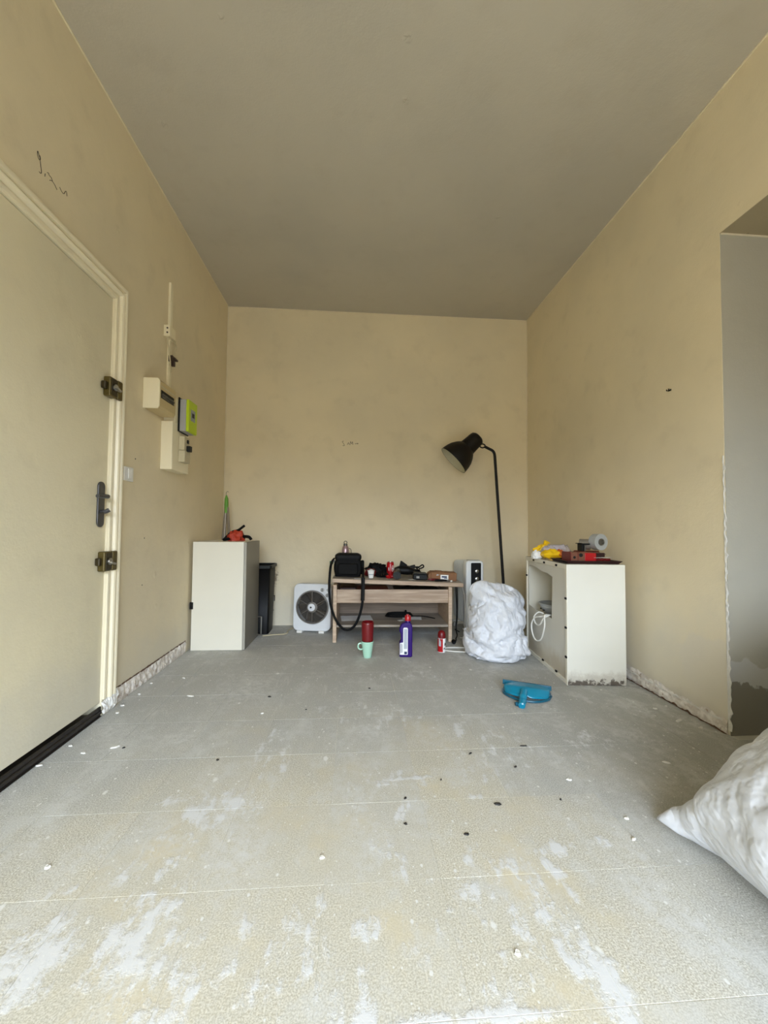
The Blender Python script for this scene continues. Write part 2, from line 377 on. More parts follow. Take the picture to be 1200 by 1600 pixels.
# ---------------------------------------------------------------- mesh builders
class MB:
    def __init__(s): s.v, s.f = [], []
    def add(s, V, F, T=None):
        o = len(s.v)
        s.v += [tuple(T @ Vector(q)) for q in V] if T is not None else [tuple(q) for q in V]
        s.f += [[i + o for i in q] for q in F]
        return s
    def box(s, x0, x1, y0, y1, z0, z1, T=None):
        V = [(x, y, z) for z in (z0, z1) for y in (y0, y1) for x in (x0, x1)]
        return s.add(V, [(0, 2, 3, 1), (4, 5, 7, 6), (0, 1, 5, 4), (2, 6, 7, 3), (0, 4, 6, 2), (1, 3, 7, 5)], T)
    def prism(s, poly, z0, z1, T=None):
        """closed outline (x, y), anticlockwise, from z0 to z1"""
        n = len(poly)
        V = [(x, y, z0) for x, y in poly] + [(x, y, z1) for x, y in poly]
        F = [list(range(n))[::-1], list(range(n, 2 * n))] + [(i, (i + 1) % n, n + (i + 1) % n, n + i) for i in range(n)]
        return s.add(V, F, T)
    def lathe(s, prof, n=28, T=None, cap0=True, cap1=True):
        """profile of (r, z)"""
        V = []; F = []; k = len(prof)
        for r, z in prof:
            for i in range(n):
                a = 2 * PI * i / n; V.append((r * math.cos(a), r * math.sin(a), z))
        for j in range(k - 1):
            for i in range(n):
                F.append((j * n + i, j * n + (i + 1) % n, (j + 1) * n + (i + 1) % n, (j + 1) * n + i))
        if cap0 and prof[0][0] > 1e-6: F.append(list(range(n))[::-1])
        if cap1 and prof[-1][0] > 1e-6: F.append([(k - 1) * n + i for i in range(n)])
        return s.add(V, F, T)
    def tube(s, path, r, n=8, closed=False, flat=None):
        """round (or flat = (half width, half thickness)) tube along a path; r a number or one per point"""
        P = [Vector(q) for q in path]; m = len(P); V = []; F = []
        up = Vector((0, 0, 1)); prev = None
        for i in range(m):
            a = P[i - 1] if (i or closed) else P[i]; b = P[(i + 1) % m] if (i < m - 1 or closed) else P[i]
            t = (b - a).normalized()
            if prev is None:
                u = t.cross(up)
                if u.length < 1e-3: u = t.cross(Vector((1, 0, 0)))
                u.normalize()
            else:
                u = (prev - t * prev.dot(t)).normalized()
            prev = u; v = t.cross(u)
            rr = r[i] if isinstance(r, (list, tuple)) else r
            for j in range(n):
                th = 2 * PI * j / n
                if flat: V.append(P[i] + u * math.cos(th) * flat[0] + v * math.sin(th) * flat[1])
                else: V.append(P[i] + (u * math.cos(th) + v * math.sin(th)) * rr)
        for i in range(m if closed else m - 1):
            for j in range(n):
                a, b = i * n, ((i + 1) % m) * n
                F.append((a + j, a + (j + 1) % n, b + (j + 1) % n, b + j))
        if not closed: F += [list(range(n))[::-1], [(m - 1) * n + j for j in range(n)]]
        return s.add(V, F)

def catmull(pts, k=6, closed=False):
    P = [Vector(q) for q in pts]; out = []; n = len(P)
    rng = range(n if closed else n - 1)
    for i in rng:
        if closed: a, b, c, d = P[i - 1], P[i], P[(i + 1) % n], P[(i + 2) % n]
        else: a, b, c, d = P[max(i - 1, 0)], P[i], P[i + 1], P[min(i + 2, n - 1)]
        for j in range(k):
            t = j / k
            out.append(0.5 * ((2 * b) + (c - a) * t + (2 * a - 5 * b + 4 * c - d) * t * t + (3 * b - a - 3 * c + d) * t ** 3))
    if not closed: out.append(P[-1])
    return out

def rrect(w, h, r, n=6, cx=0, cy=0):
    out = []
    for qx, qy, a0 in ((1, 1, 0), (-1, 1, PI / 2), (-1, -1, PI), (1, -1, 1.5 * PI)):
        for i in range(n + 1):
            a = a0 + PI / 2 * i / n
            out.append((cx + qx * (w / 2 - r) + r * math.cos(a), cy + qy * (h / 2 - r) + r * math.sin(a)))
    return out

def obj(name, mb, mat, parent=None, smooth=False, bevel=0.0, label=None, segs=2):
    me = bpy.data.meshes.new(name)
    me.from_pydata([tuple(q) for q in mb.v], [], [list(q) for q in mb.f])
    bm = bmesh.new(); bm.from_mesh(me)
    if not getattr(mb, 'keep', False): bmesh.ops.recalc_face_normals(bm, faces=bm.faces[:])
    bm.to_mesh(me); bm.free()
    for mt in (mat if isinstance(mat, (list, tuple)) else [mat]): me.materials.append(M[mt])
    o = bpy.data.objects.new(name, me)
    C.objects.link(o)
    if smooth:
        me.shade_smooth()
        me.set_sharp_from_angle(angle=math.radians(38 if smooth is True else smooth))
    if bevel:
        b = o.modifiers.new('edge', 'BEVEL'); b.width = bevel; b.segments = segs; b.limit_method = 'ANGLE'; b.angle_limit = math.radians(40)
    if parent: o.parent = parent
    if label: o['label'] = label
    return o

def thing(name, label, cat, loc=(0, 0, 0), rz=0, group=None, rx=0, ry=0):
    o = bpy.data.objects.new(name, None)
    o.empty_display_size = 0.05
    C.objects.link(o)
    o.location = loc; o.rotation_euler = (rx, ry, rz)
    return tag(o, label, cat, group)
def tag(o, label, cat, group=None):
    o['label'] = label; o['category'] = cat
    if group: o['group'] = group
    return o
def struct(name, mb, mat, parent=None, **k):
    o = obj(name, mb, mat, parent, **k)
    if not parent: o['kind'] = 'structure'
    return o
def rot(ax, a, loc=(0, 0, 0)):
    return Matrix.Translation(loc) @ Matrix.Rotation(a, 4, ax)

def text(name, body, size, mat, parent, loc, rote, extrude=0.0004):
    """flat lettering as a mesh"""
    cu = bpy.data.curves.new(name, 'FONT'); cu.body = body; cu.size = size; cu.extrude = extrude; cu.align_x = 'CENTER'; cu.align_y = 'CENTER'
    tmp = bpy.data.objects.new(name, cu)
    me = bpy.data.meshes.new_from_object(tmp)
    bpy.data.objects.remove(tmp); bpy.data.curves.remove(cu)
    me.materials.clear(); me.materials.append(M[mat])
    o = bpy.data.objects.new(name, me); C.objects.link(o)
    o.parent = parent; o.location = loc; o.rotation_euler = rote
    return o

# ================================================================ the room
TH = 0.15
# floor: slab, then every tile a piece of its own
fb = MB().box(XL - 0.4, 3.2, YF - 0.3, YB + 0.2, -0.12, -0.0011)
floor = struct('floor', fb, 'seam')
T0X, T0Y, TS = -0.0647, 1.3707, 0.30
def tile(x0, x1, y0, y1):
    g = 0.0005
    jit = lambda: rnd.uniform(-0.0006, 0.0006)
    zt = rnd.uniform(-0.0002, 0.0001)
    a, b, c, d = x0 + g + jit(), x1 - g + jit(), y0 + g + jit(), y1 - g + jit()
    e = 0.0003
    m = MB()
    V = [(a, c, -.003), (b, c, -.003), (b, d, -.003), (a, d, -.003), (a, c, zt - e), (b, c, zt - e), (b, d, zt - e), (a, d, zt - e),
         (a + e, c + e, zt), (b - e, c + e, zt), (b - e, d - e, zt), (a + e, d - e, zt)]
    F = [(3, 2, 1, 0), (8, 9, 10, 11)]
    for k in (0, 4):
        for i in range(4): F.append((k + i, k + (i + 1) % 4, k + 4 + (i + 1) % 4, k + 4 + i))
    m.add(V, F)
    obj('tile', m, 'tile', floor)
for i in range(-5, 8):
    for j in range(-9, 10):
        x0, x1 = T0X + i * TS, T0X + (i + 1) * TS
        y0, y1 = T0Y + j * TS, T0Y + (j + 1) * TS
        if y1 < 0.1 or y0 > YB: continue
        xa, xb, ya, yb = max(x0, XL), x1, max(y0, YF), min(y1, YB)
        if xa >= xb - .01 or ya >= yb - .01: continue
        if i > 5 and not (OPY0 < (ya + yb) / 2 < OPY1): continue
        if i == 5 and not (ya >= OPY0 - .1 and yb <= OPY1 + .05):
            xb = min(xb, XR)
            if xb - xa < .01: continue
        if i > 5 or (i == 5 and xb > XR):
            ya, yb = max(ya, OPY0), min(yb, OPY1)
            if yb - ya < .01: continue
        tile(xa, xb, ya, yb)

struct('ceiling', MB().box(XL - TH, 3.2, YF - TH, YB + TH, ZC, ZC + 0.12), 'ceiling')
wall_back = struct("wall_back", MB().box(XL - TH, XR + TH, YB, YB + TH, -.1, ZC), "wall_back")
DY0, DY1, DZ = 1.12, 2.058, 2.030                   # door opening in the left wall
m = MB()
m.box(XL - TH, XL, YF, DY0, -.1, ZC); m.box(XL - TH, XL, DY1, YB, -.1, ZC); m.box(XL - TH, XL, DY0, DY1, DZ, ZC)
m.box(XL - TH - .02, XL - 0.10, DY0, DY1, -.1, DZ)
wall_left = struct('wall_left', m, 'wall_left')
m = MB()
m.box(XR, XR + TH, OPY1, YB, -.1, ZC)
wall_right = struct('wall_right', m, 'wall_right')
m = MB(); m.box(XR, XR + TH, YF, OPY0, -.1, ZC); m.box(XR, XR + TH, OPY0, OPY1, OPZ, ZC)
struct('wall_right_near', m, 'wall_right')
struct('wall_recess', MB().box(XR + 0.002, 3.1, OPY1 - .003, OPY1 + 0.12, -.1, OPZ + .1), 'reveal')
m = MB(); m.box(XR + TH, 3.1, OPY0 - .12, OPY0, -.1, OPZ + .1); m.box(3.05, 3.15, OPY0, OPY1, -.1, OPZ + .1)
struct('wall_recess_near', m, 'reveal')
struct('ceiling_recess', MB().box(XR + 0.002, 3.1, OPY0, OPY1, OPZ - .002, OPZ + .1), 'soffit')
x0, x1, z0, z1 = WIN
m = MB()
m.box(XL - TH, x0, YF - .25, YF, -.1, ZC); m.box(x1, XR + TH, YF - .25, YF, -.1, ZC)
m.box(x0, x1, YF - .25, YF, -.1, z0); m.box(x0, x1, YF - .25, YF, z1, ZC)
struct('wall_front', m, 'wall_plain')

# painted-over filler beads in the corners (paler thin lines)
r = 0.006
struct('trim_1', MB().box(XL, XR, YB - r, YB, ZC - r, ZC), 'caulk')
struct('trim_2', MB().box(XL, XL + r, YF, YB, ZC - r, ZC), 'caulk')
struct('trim_3', MB().box(XR - r, XR, YF, YB, ZC - r, ZC), 'caulk')
struct('trim_4', MB().box(XL, XL + r, YB - r, YB, 0, ZC), 'caulk')
struct('trim_5', MB().box(XR - r, XR, YB - r, YB, 0, ZC), 'caulk')
struct('trim_6', MB().box(XR + .004, 3.0, OPY1 - .008, OPY1, OPZ - .008, OPZ), 'caulk')

# chipped white edge of the right wall corner
def ragged(n, p0, p1, out, wid, seed, thick):
    """a rough strip from p0 to p1; OUT is its face normal, WID(t) gives half width vectors' lengths"""
    p0, p1, out = Vector(p0), Vector(p1), Vector(out).normalized()
    along = (p1 - p0); side = along.normalized().cross(out)
    V = []; F = []; k = 5
    for i in range(n + 1):
        t = i / n; c = p0 + along * t
        lo, hi = wid(t, i)
        for j in range(k + 1):
            u = lo + (hi - lo) * j / k
            h = thick * (0.55 + 0.9 * noise.noise(Vector((i * .37 + seed, j * .9, seed)))) * (0.25 if j in (0, k) else 1)
            V.append(c + side * u + out * max(h, 0.0008))
    for i in range(n):
        for j in range(k):
            a = i * (k + 1) + j
            F.append((a, a + 1, a + k + 2, a + k + 1))
    return MB().add(V, F)
nz = lambda x, s=0: noise.noise(Vector((x, s * 3.3 + .5, s)))
m = ragged(120, (XR, OPY1 + .004, 0.02), (XR, OPY1 + .004, 1.25), (-1, 0, 0), lambda t, i: (-.004, .003 + max(0, .012 * (1 - t) + .014 * nz(i * .31, 2) + .006 * nz(i * .9, 5))), 3, .004)
struct('trim_7', m, 'plaster_white')

# left wall: bare plaster strip where the skirting was torn off
def strip_w(top, amp, s):
    return lambda t, i: (-0.0, top + amp * nz(i * .16, s) + amp * .5 * nz(i * .6, s + 1))
m = ragged(90, (XL, 3.02, 0.002), (XL, 2.13, 0.002), (1, 0, 0), lambda t, i: (0, .082 + .006 * nz(i * .2, 3) + .004 * nz(i * .8, 4)), 11, .010)
bl = struct('baseboard_left', m, 'plaster')
m = ragged(90, (XL + .001, 3.02, .084), (XL + .001, 2.15, .084), (1, 0, 0), lambda t, i: (-.004 - .006 * abs(nz(i * .3, 7)), .004 + .004 * nz(i * .45, 8)), 21, .004)
obj('glue_line', m, 'plaster_brown', bl)
m = ragged(30, (XL + .004, 2.16, 0.0), (XL + .004, 2.045, 0.0), (1, 0, 0), lambda t, i: (0, .10 - .035 * t + .015 * nz(i * .5, 9)), 31, .022)
obj('broken_plaster', m, 'plaster_white', bl)
# right wall: crumbling plaster foot
m = ragged(110, (XR, 1.72, 0.001), (XR, 2.9, 0.001), (-1, 0, 0), lambda t, i: (0, .055 + .03 * t * (1 - t) * 2 + .030 * nz(i * .06, 5) + .018 * nz(i * .23, 6) + .010 * nz(i * .8, 9)), 41, .008)
br = struct('baseboard_right', m, 'plaster')
m = ragged(110, (XR - .003, 1.74, .052), (XR - .003, 2.9, .055), (-1, 0, 0), lambda t, i: (-.002 - .016 * abs(nz(i * .13, 12)), .001 + .012 * max(0, nz(i * .21, 13)) + .006 * nz(i * .8, 14)), 51, .006)
obj('broken_edge', m, 'plaster_white', br)
m = ragged(110, (XR - .002, 1.72, .0), (XR - .002, 2.9, .0), (-1, 0, 0), lambda t, i: (0, .002 + .016 * max(0, nz(i * .27, 15)) + .008 * max(0, nz(i * .9, 16))), 61, .012)
obj('rubble_line', m, 'plaster_brown', br)

# ---------------------------------------------------------------- door in the left wall
DX = XL - 0.006
door = bpy.data.objects.new('door_1', None); C.objects.link(door); door['kind'] = 'structure'
door['label'] = 'flat cream painted entrance door with two bronze rim locks and a lever plate'
door.location = (DX, DY0, 0)
L = lambda y: y - DY0
obj('door_leaf', MB().box(-.04, 0, .004, DY1 - DY0 - .004, .062, DZ - .006), 'door', door, bevel=.002)
obj('weather_bar', MB().box(0, .009, .004, DY1 - DY0 - .004, .027, .047).box(0, .014, .004, DY1 - DY0 - .004, .012, .029), 'threshold', door, bevel=.004, label='dark brown bar along the foot of the door')
# lever plate
hp = obj('handle_plate', MB().prism(rrect(.05, .215, .024, 6), 0, .008, rot('Y', PI / 2, (.001, L(2.003), 1.006)) @ Matrix.Rotation(PI / 2, 4, 'Z')), 'pewter', door, bevel=.002, label='grey metal lever plate')
obj('lever', MB().tube(catmull([(.005, L(2.000), 1.045), (.024, L(2.000), 1.045), (.038, L(1.998), 1.044), (.044, L(1.985), 1.042), (.046, L(1.955), 1.040), (.046, L(1.91), 1.040)]), [.011] * 6 + [.010] * 13 + [.009] * 12, 10), 'pewter', hp, smooth=True)
obj('key_knob', MB().tube([(.005, L(2.000), .972), (.030, L(2.000), .972)], .009, 10).tube(catmull([(.026, L(1.990), .968), (.036, L(1.998), .974), (.044, L(2.004), .980)]), .010, 8), 'pewter', hp, smooth=True)
# rim locks
def rim_lock(zc):
    T = Matrix.Translation((.001, L(1.997), zc))
    lk = obj('rim_lock', MB().box(0, .034, 0, .058, -.047, .047, T), 'olive_brass', door, bevel=.006, label='bronze rim lock')
    obj('lock_plate', MB().box(.034, .037, .006, .052, -.040, .040, T), 'olive_dark', lk, bevel=.002)
    obj('keep', MB().box(.020, .038, .060, .098, -.047, .047, T), 'olive_brass', lk, bevel=.006)
    obj('pull_knob', MB().box(.002, .024, -.022, 0, -.018, .018, T), 'olive_dark', lk, bevel=.005)
    obj('thumb_turn', MB().lathe([(.016, 0), (.016, .008), (.013, .011)], 20, T @ rot('Y', PI / 2, (.037, .030, 0))).box(.045, .060, .012, .050, -.005, .004, T @ rot('X', -.25)), 'chrome', lk, bevel=.001, smooth=True)
rim_lock(1.573); rim_lock(.736)

# moulded architrave: three ribs, mitred
def architrave():
    prof = [(0, 0), (0, .012), (.012, .014), (.018, .008), (.024, .007), (.030, .022), (.038, .026), (.046, .020), (.050, .012), (.056, .012), (.060, .024), (.068, .027), (.074, .020), (.078, .012), (.082, .014), (.086, .016), (.090, .010), (.092, 0)]
    V = []; F = []; k = len(prof)
    for (y, z, dy, dz) in ((DY1 + .0, .075, 1, 0), (DY1, DZ, 1, 1), (DY0, DZ, -1, 1), (DY0, .0, -1, 0)):
        for (u, h) in prof: V.append((XL + h, y + dy * u, z + dz * u))
    for s_ in range(3):
        for i in range(k - 1): F.append((s_ * k + i, s_ * k + i + 1, (s_ + 1) * k + i + 1, (s_ + 1) * k + i))
    F.append(list(range(k)))
    return MB().add(V, F)
struct('trim_8', architrave(), 'trim', smooth=30)
# rebate of the frame around the leaf
m = MB(); m.box(XL - .10, XL + .002, DY1 - .002, DY1 + .01, 0, DZ); m.box(XL - .1, XL + .002, DY0 - .01, DY0 + .002, 0, DZ); m.box(XL - .1, XL + .002, DY0, DY1, DZ - .002, DZ + .01)
struct('trim_9', m, 'trim')
m = MB().box(XL - .1, XL + .004, DY0, DY1 - .01, 0, .010).box(XL + .004, XL + .009, DY0, DY1 - .01, 0, .005)
struct('trim_10', m, 'threshold', bevel=.003)

# pencil scribbles on the walls
def scribble(parent, strokes, conv, rad=.0016):
    for st in strokes:
        obj('pencil_mark', MB().tube([conv(*q) for q in catmull([(a, b, 0) for a, b in st], 5)], rad, 5), 'pencil', parent)
cl = lambda y, z, _: (XL + .0006, y, z)
scribble(wall_left, [
    [(1.563, 2.288), (1.553, 2.302), (1.553, 2.288), (1.560, 2.277), (1.567, 2.283), (1.563, 2.294), (1.568, 2.268), (1.574, 2.240), (1.570, 2.232), (1.563, 2.232)],
    [(1.592, 2.250), (1.591, 2.238)], [(1.602, 2.263), (1.609, 2.267), (1.612, 2.262), (1.622, 2.262), (1.630, 2.254)],
    [(1.615, 2.244), (1.627, 2.252), (1.640, 2.250), (1.650, 2.243), (1.655, 2.240)], [(1.668, 2.262), (1.680, 2.254), (1.692, 2.255), (1.700, 2.272), (1.706, 2.274), (1.710, 2.260)]], cl, .0011)
cb = lambda x, z, _: (x, YB - .0006, z)
scribble(wall_back, [
    [(-.105, 1.715), (-.118, 1.708), (-.105, 1.690), (-.098, 1.672), (-.115, 1.672)], [(-.07, 1.68), (-.06, 1.70), (-.052, 1.682)], [(-.045, 1.678), (-.04, 1.712), (-.03, 1.690), (-.022, 1.710), (-.018, 1.682)],
    [(0.0, 1.690), (.015, 1.694), (.03, 1.690), (.024, 1.700)]], cb, .0018)

for (y, z) in ((2.41, .835), (2.40, .57), (2.13, .39), (2.29, 1.27)):
    obj('nail_hole', MB().lathe([(.0045, -.0005), (.0035, .0012)], 10, rot('Y', PI / 2, (XL, y, z))), 'debris', wall_left)

# ================================================================ things on the left wall
# distribution board
t = thing('fuse_box', 'cream fuse box with a dark strip of breakers on the left wall', 'fuse box', (XL, 2.346, 1.57))
m = MB().prism([(0, 0), (.080, 0), (.090, .016), (.090, .160), (.080, .174), (0, .174)], 0, .012, rot('X', -PI / 2) @ Matrix.Scale(-1, 4, (0, 1, 0)))
obj('end_cover', m, 'cream_plastic', t, bevel=.003)
obj('casing', MB().prism([(0, .002), (.078, .002), (.088, .018), (.088, .158), (.078, .172), (0, .172)], .012, .215, rot('X', -PI / 2) @ Matrix.Scale(-1, 4, (0, 1, 0))), 'beige_plastic', t, bevel=.002)
bw = obj('breaker_window', MB().box(.0875, .0895, .024, .188, .066, .112), 'black_plastic', t)
for k in range(9):
    obj('breaker', MB().box(.0895, .094, .032 + k * .0166, .046 + k * .0166, .068, .094).box(.094, .100, .036 + k * .0166, .042 + k * .0166, .078, .086), 'dull_steel', t)
obj('label_strip', MB().box(.0882, .0892, .02, .20, .128, .136), 'breaker', t)
# mounting board under it
t = thing('meter_board', 'tall white mounting box on the left wall below the fuse box', 'board', (XL, 2.57, 1.255))
obj('box_body', MB().box(0, .069, 0, .25, 0, .30).box(0, .069, .03, .25, .30, .455), 'cream_plastic', t, bevel=.003)
obj('lower_cover', MB().box(.069, .0705, .004, .246, .004, .10), 'cream_plastic', t, bevel=.001)
# electricity meter
t = thing('electricity_meter', 'lime green and grey smart electricity meter beside the fuse box', 'meter', (-1.122, 2.643, 1.51))
obj('backplate', MB().box(0, .008, -.008, .145, -.004, .215), 'black_plastic', t, bevel=.003)
obj('casing', MB().box(.008, .046, 0, .137, 0, .205), 'grey_plastic', t, bevel=.003)
fr = obj('front_cover', MB().box(.046, .064, 0, .137, 0, .205), 'lime', t, bevel=.004)
obj('display', MB().box(.064, .0655, .03, .10, .075, .150), 'screen', fr, bevel=.002)
obj('digits', MB().box(.0655, .0662, .05, .083, .100, .128), 'ink_black', fr)
# main switch
t = thing('main_switch', 'aged cream main breaker under the green meter on the left wall', 'switch', (-1.122, 2.657, 1.315))
obj('casing', MB().box(0, .040, 0, .085, 0, .075).box(0, .036, 0, .082, .077, .165), 'breaker', t, bevel=.003)
obj('lever', MB().box(.036, .062, .03, .06, .070, .108), 'dark_grey', t, bevel=.003)
obj('test_button', MB().box(.036, .044, .035, .055, .125, .148), 'dark_grey', t, bevel=.002)
# trunking, junction box, dangling wire
t = thing('cable_trunking', 'thin cream cable trunking running up the left wall above the fuse box', 'trunking', (XL, 2.62, 1.74))
obj('lid', MB().box(0, .013, 0, .036, 0, .60).box(.013, .016, .004, .032, 0, .60), 'cream_plastic', t, bevel=.002)
obj('upper_cap', MB().prism([(0, 0), (.036, 0), (.036, .075), (.024, .110), (0, .118)], 0, .015, Matrix(((0, 0, 1, 0), (1, 0, 0, 0), (0, 1, 0, .60), (0, 0, 0, 1)))), 'cream_plastic', t, bevel=.002)
t = thing('junction_box', 'small cream junction box on the thin cable trunking', 'junction box', (XL + .012, 2.565, 2.085))
obj('box_body', MB().box(-.012, .026, 0, .085, 0, .072), 'cream_plastic', t, bevel=.004)
for zz in (.022, .05): obj('screw', MB().lathe([(.005, 0), (.005, .003)], 10, rot('X', PI / 2, (.012, 0, zz))), 'copper', t)
t = thing('hanging_wire', 'cream wire looped through a brown terminal block under the junction box', 'wire', (XL, 2.57, 2.07))
W = lambda q: [(a, b, c) for a, b, c in q]
obj('wire_loop', MB().tube(catmull(W([(.02, .10, .012), (.045, .055, .008), (.040, .0, .006), (.03, -.015, -.006), (.028, .01, -.06), (.03, .03, -.13), (.028, .045, -.19), (.024, .062, -.175), (.02, .065, -.12)])), .0042, 7)
    .tube(catmull(W([(.04, .02, .004), (.04, .085, -.01), (.03, .085, -.05), (.026, .07, -.10)])), .0042, 7), 'cable_cream', t, smooth=True)
obj('terminal_block', MB().box(.012, .038, .042, .085, -.125, -.085).box(.016, .044, .05, .075, -.15, -.12).box(.02, .05, .055, .10, -.108, -.096), 'copper', t, bevel=.003)
# light switch
t = thing('light_switch', 'white light switch on the left wall next to the door frame', 'switch', (XL, 2.172, 1.14))
obj('plate', MB().box(0, .011, 0, .085, 0, .075), 'white_plastic', t, bevel=.003)
obj('rocker', MB().box(.011, .016, .026, .060, .010, .065, rot('Z', -.05)), 'white_plastic', t, bevel=.002)
# right wall hook
t = thing('wall_hook', 'small black hook screwed to the right wall', 'hook', (XR, 2.017, 1.653))
t.scale = (.6, .6, .6)
obj('base', MB().box(-.006, 0, -.016, .016, -.006, .008), 'black_plastic', t, bevel=.002)
obj('prong', MB().tube([(-.005, -.012, 0), (-.022, -.012, -.002), (-.024, -.012, .010)], .004, 7).tube([(-.005, .012, 0), (-.022, .012, -.002), (-.024, .012, .010)], .004, 7), 'black_plastic', t, smooth=True)
# broken socket
t = thing('broken_socket', 'broken socket box with bare wires low on the back wall', 'socket', (-.735, YB, .245))
obj('box_rim', MB().box(-.022, -.016, -.012, 0, -.02, .03).box(.014, .020, -.012, 0, -.02, .03).box(-.022, .020, -.010, 0, .026, .031), 'copper', t)
obj('insert', MB().box(-.01, .012, -.008, 0, -.035, .015), 'white_plastic', t, bevel=.002)
obj('wire', MB().tube(catmull([(-.005, -.006, .03), (-.02, -.02, .045), (.008, -.018, .062)]), .003, 6), 'black_plastic', t, smooth=True)
obj('wire', MB().tube(catmull([(0, -.006, -.03), (-.012, -.018, -.07), (0, -.02, -.105), (.014, -.014, -.10)]), .003, 6), 'black_plastic', t, smooth=True)

# ================================================================ back left corner
# white cabinet with grey door
CX0, CX1, CY0, CY1, CH = -1.172, -.806, 3.062, 3.45, .790
t = thing('wall_cabinet', 'tall white cabinet with a grey door standing on the floor against the left wall', 'cabinet', (CX0, CY0, 0), rz=-.012)
Wd, Dp = CX1 - CX0, CY1 - CY0
obj('side_panel', MB().box(.0, Wd, 0, .018, .002, CH), 'white_lacquer', t, bevel=.0015)
obj('side_panel', MB().box(0, Wd, Dp - .018, Dp, .002, CH), 'white_lacquer', t, bevel=.0015)
obj('top_panel', MB().box(0, Wd, .018, Dp - .018, CH - .018, CH), 'white_lacquer', t)
obj('bottom_panel', MB().box(0, Wd, .018, Dp - .018, .002, .02), 'white_lacquer', t)
obj('back_panel', MB().box(0, .006, .018, Dp - .018, .02, CH - .018), 'white_lacquer', t)
dr = obj('door', MB().box(Wd + .002, Wd + .020, .001, Dp - .001, .004, CH - .002), 'grey_lacquer', t, bevel=.001, label='dark grey door')
obj('edge_band', MB().box(Wd + .0025, Wd + .0195, -.0005, .001, .005, CH - .003), 'grey_edge', dr)
obj('handle', MB().tube([(Wd + .02, Dp - .03, .165), (Wd + .052, Dp - .03, .165), (Wd + .052, Dp - .03, .022), (Wd + .02, Dp - .03, .022)], .0062, 8), 'chrome', dr, smooth=True)
obj('hanging_clip', MB().box(-.012, .012, -.006, .02, .300, .350), 'black_plastic', t, bevel=.002)
# red thing on it
t = thing('tool_harness', 'crumpled orange red bundle with black straps on top of the tall white cabinet', 'harness', (-.93, 3.27, CH))
def blob(rx, ry, rz_, seed, amp=.25, fr=2.2, nu=28, nv=16, flat=True):
    V = []; F = []
    for j in range(nv + 1):
        th = PI * j / nv
        for i in range(nu):
            ph = 2 * PI * i / nu
            d = Vector((math.sin(th) * math.cos(ph), math.sin(th) * math.sin(ph), math.cos(th)))
            k = 1 + amp * noise.noise(d * fr + Vector((seed, seed * 2, 0))) + amp * .6 * (abs(noise.noise(d * fr * 2.3 + Vector((seed, 0, 5)))) - .2)
            q = Vector((d.x * rx, d.y * ry, d.z * rz_)) * k
            if flat: q.z = max(q.z, -rz_ * .55)
            V.append(q + Vector((0, 0, rz_ * .55 if flat else 0)))
    for j in range(nv):
        for i in range(nu): F.append((j * nu + i, j * nu + (i + 1) % nu, (j + 1) * nu + (i + 1) % nu, (j + 1) * nu + i))
    return MB().add(V, F)
obj('bundle', blob(.062, .05, .052, 4, .5), 'orange_red', t, smooth=60)
bt = obj('strap', MB().tube(catmull([(-.09, -.01, .004), (-.07, 0, .03), (-.03, .01, .07), (.02, .0, .085), (.055, -.01, .108), (.072, -.01, .122)]), .0095, 8), 'black_fabric', t, smooth=True)
obj('strap', MB().tube(catmull([(-.085, -.02, .01), (-.04, -.03, .02), (.0, -.02, .05), (.03, -.0, .06), (.05, .01, .035), (.08, 0, .035), (.11, -.01, .03), (.125, -.015, .012)]), .012, 8), 'black_fabric', t, smooth=True)
obj('strap', MB().tube(catmull([(.0, .03, .01), (.03, .03, .06), (.05, .02, .05), (.06, .03, .012)]), .010, 8), 'black_fabric', t, smooth=True)
# poles with a green grip
t = thing('drying_rack_poles', 'slim grey poles joined by a green grip, leaning in the left corner behind the cabinet', 'poles', (-1.11, 3.62, 0))
top = Vector((-.008, .02, 1.07))
for i, (x, y) in enumerate(((-.050, .02), (-.022, .0), (.052, .03))):
    obj('pole', MB().tube([(x * 1.6, y, 0.005), top + Vector((x * .18, 0, 0))], .0115 if i else .009, 8), 'pole_grey', t, smooth=True)
obj('grip', MB().tube([top + Vector((0, 0, -.05)), top + Vector((0, 0, .02)), top + Vector((0, 0, .075)), top + Vector((-.002, 0, .105))], [.015, .017, .015, .006], 10), 'green', t, smooth=True)
obj('hook', MB().tube(catmull([top + Vector((-.002, 0, .10)), top + Vector((-.004, 0, .125)), top + Vector((.006, 0, .140)), top + Vector((.016, 0, .132))]), .002, 6), 'dull_steel', t, smooth=True)
# black bin
t = thing('waste_bin', 'tall narrow black bin between the white cabinet and the back wall', 'bin', (-.86, 3.60, 0))
def taper(w0, d0, w1, d1, z0, z1, r=.02):
    a, b = rrect(w0, d0, r), rrect(w1, d1, r)
    n = len(a); V = [(x, y, z0) for x, y in a] + [(x, y, z1) for x, y in b]
    return MB().add(V, [list(range(n))[::-1]] + [(i, (i + 1) % n, n + (i + 1) % n, n + i) for i in range(n)])
o = obj('body', taper(.30, .20, .325, .24, .0, .565), 'black_plastic', t, smooth=True)
md = o.modifiers.new('wall', 'SOLIDIFY'); md.thickness = .004
rim = MB()
a, b, c, d = rrect(.335, .25, .022), rrect(.35, .262, .024), rrect(.35, .262, .024), rrect(.33, .245, .022)
n = len(a); V = [(x, y, .55) for x, y in a] + [(x, y, .553) for x, y in b] + [(x, y, .576) for x, y in c] + [(x, y, .578) for x, y in d]
F = [(k * n + i, k * n + (i + 1) % n, ((k + 1) % 4) * n + (i + 1) % n, ((k + 1) % 4) * n + i) for k in range(4) for i in range(n)]
obj('rim', rim.add(V, F), 'dark_grey', t, smooth=30)

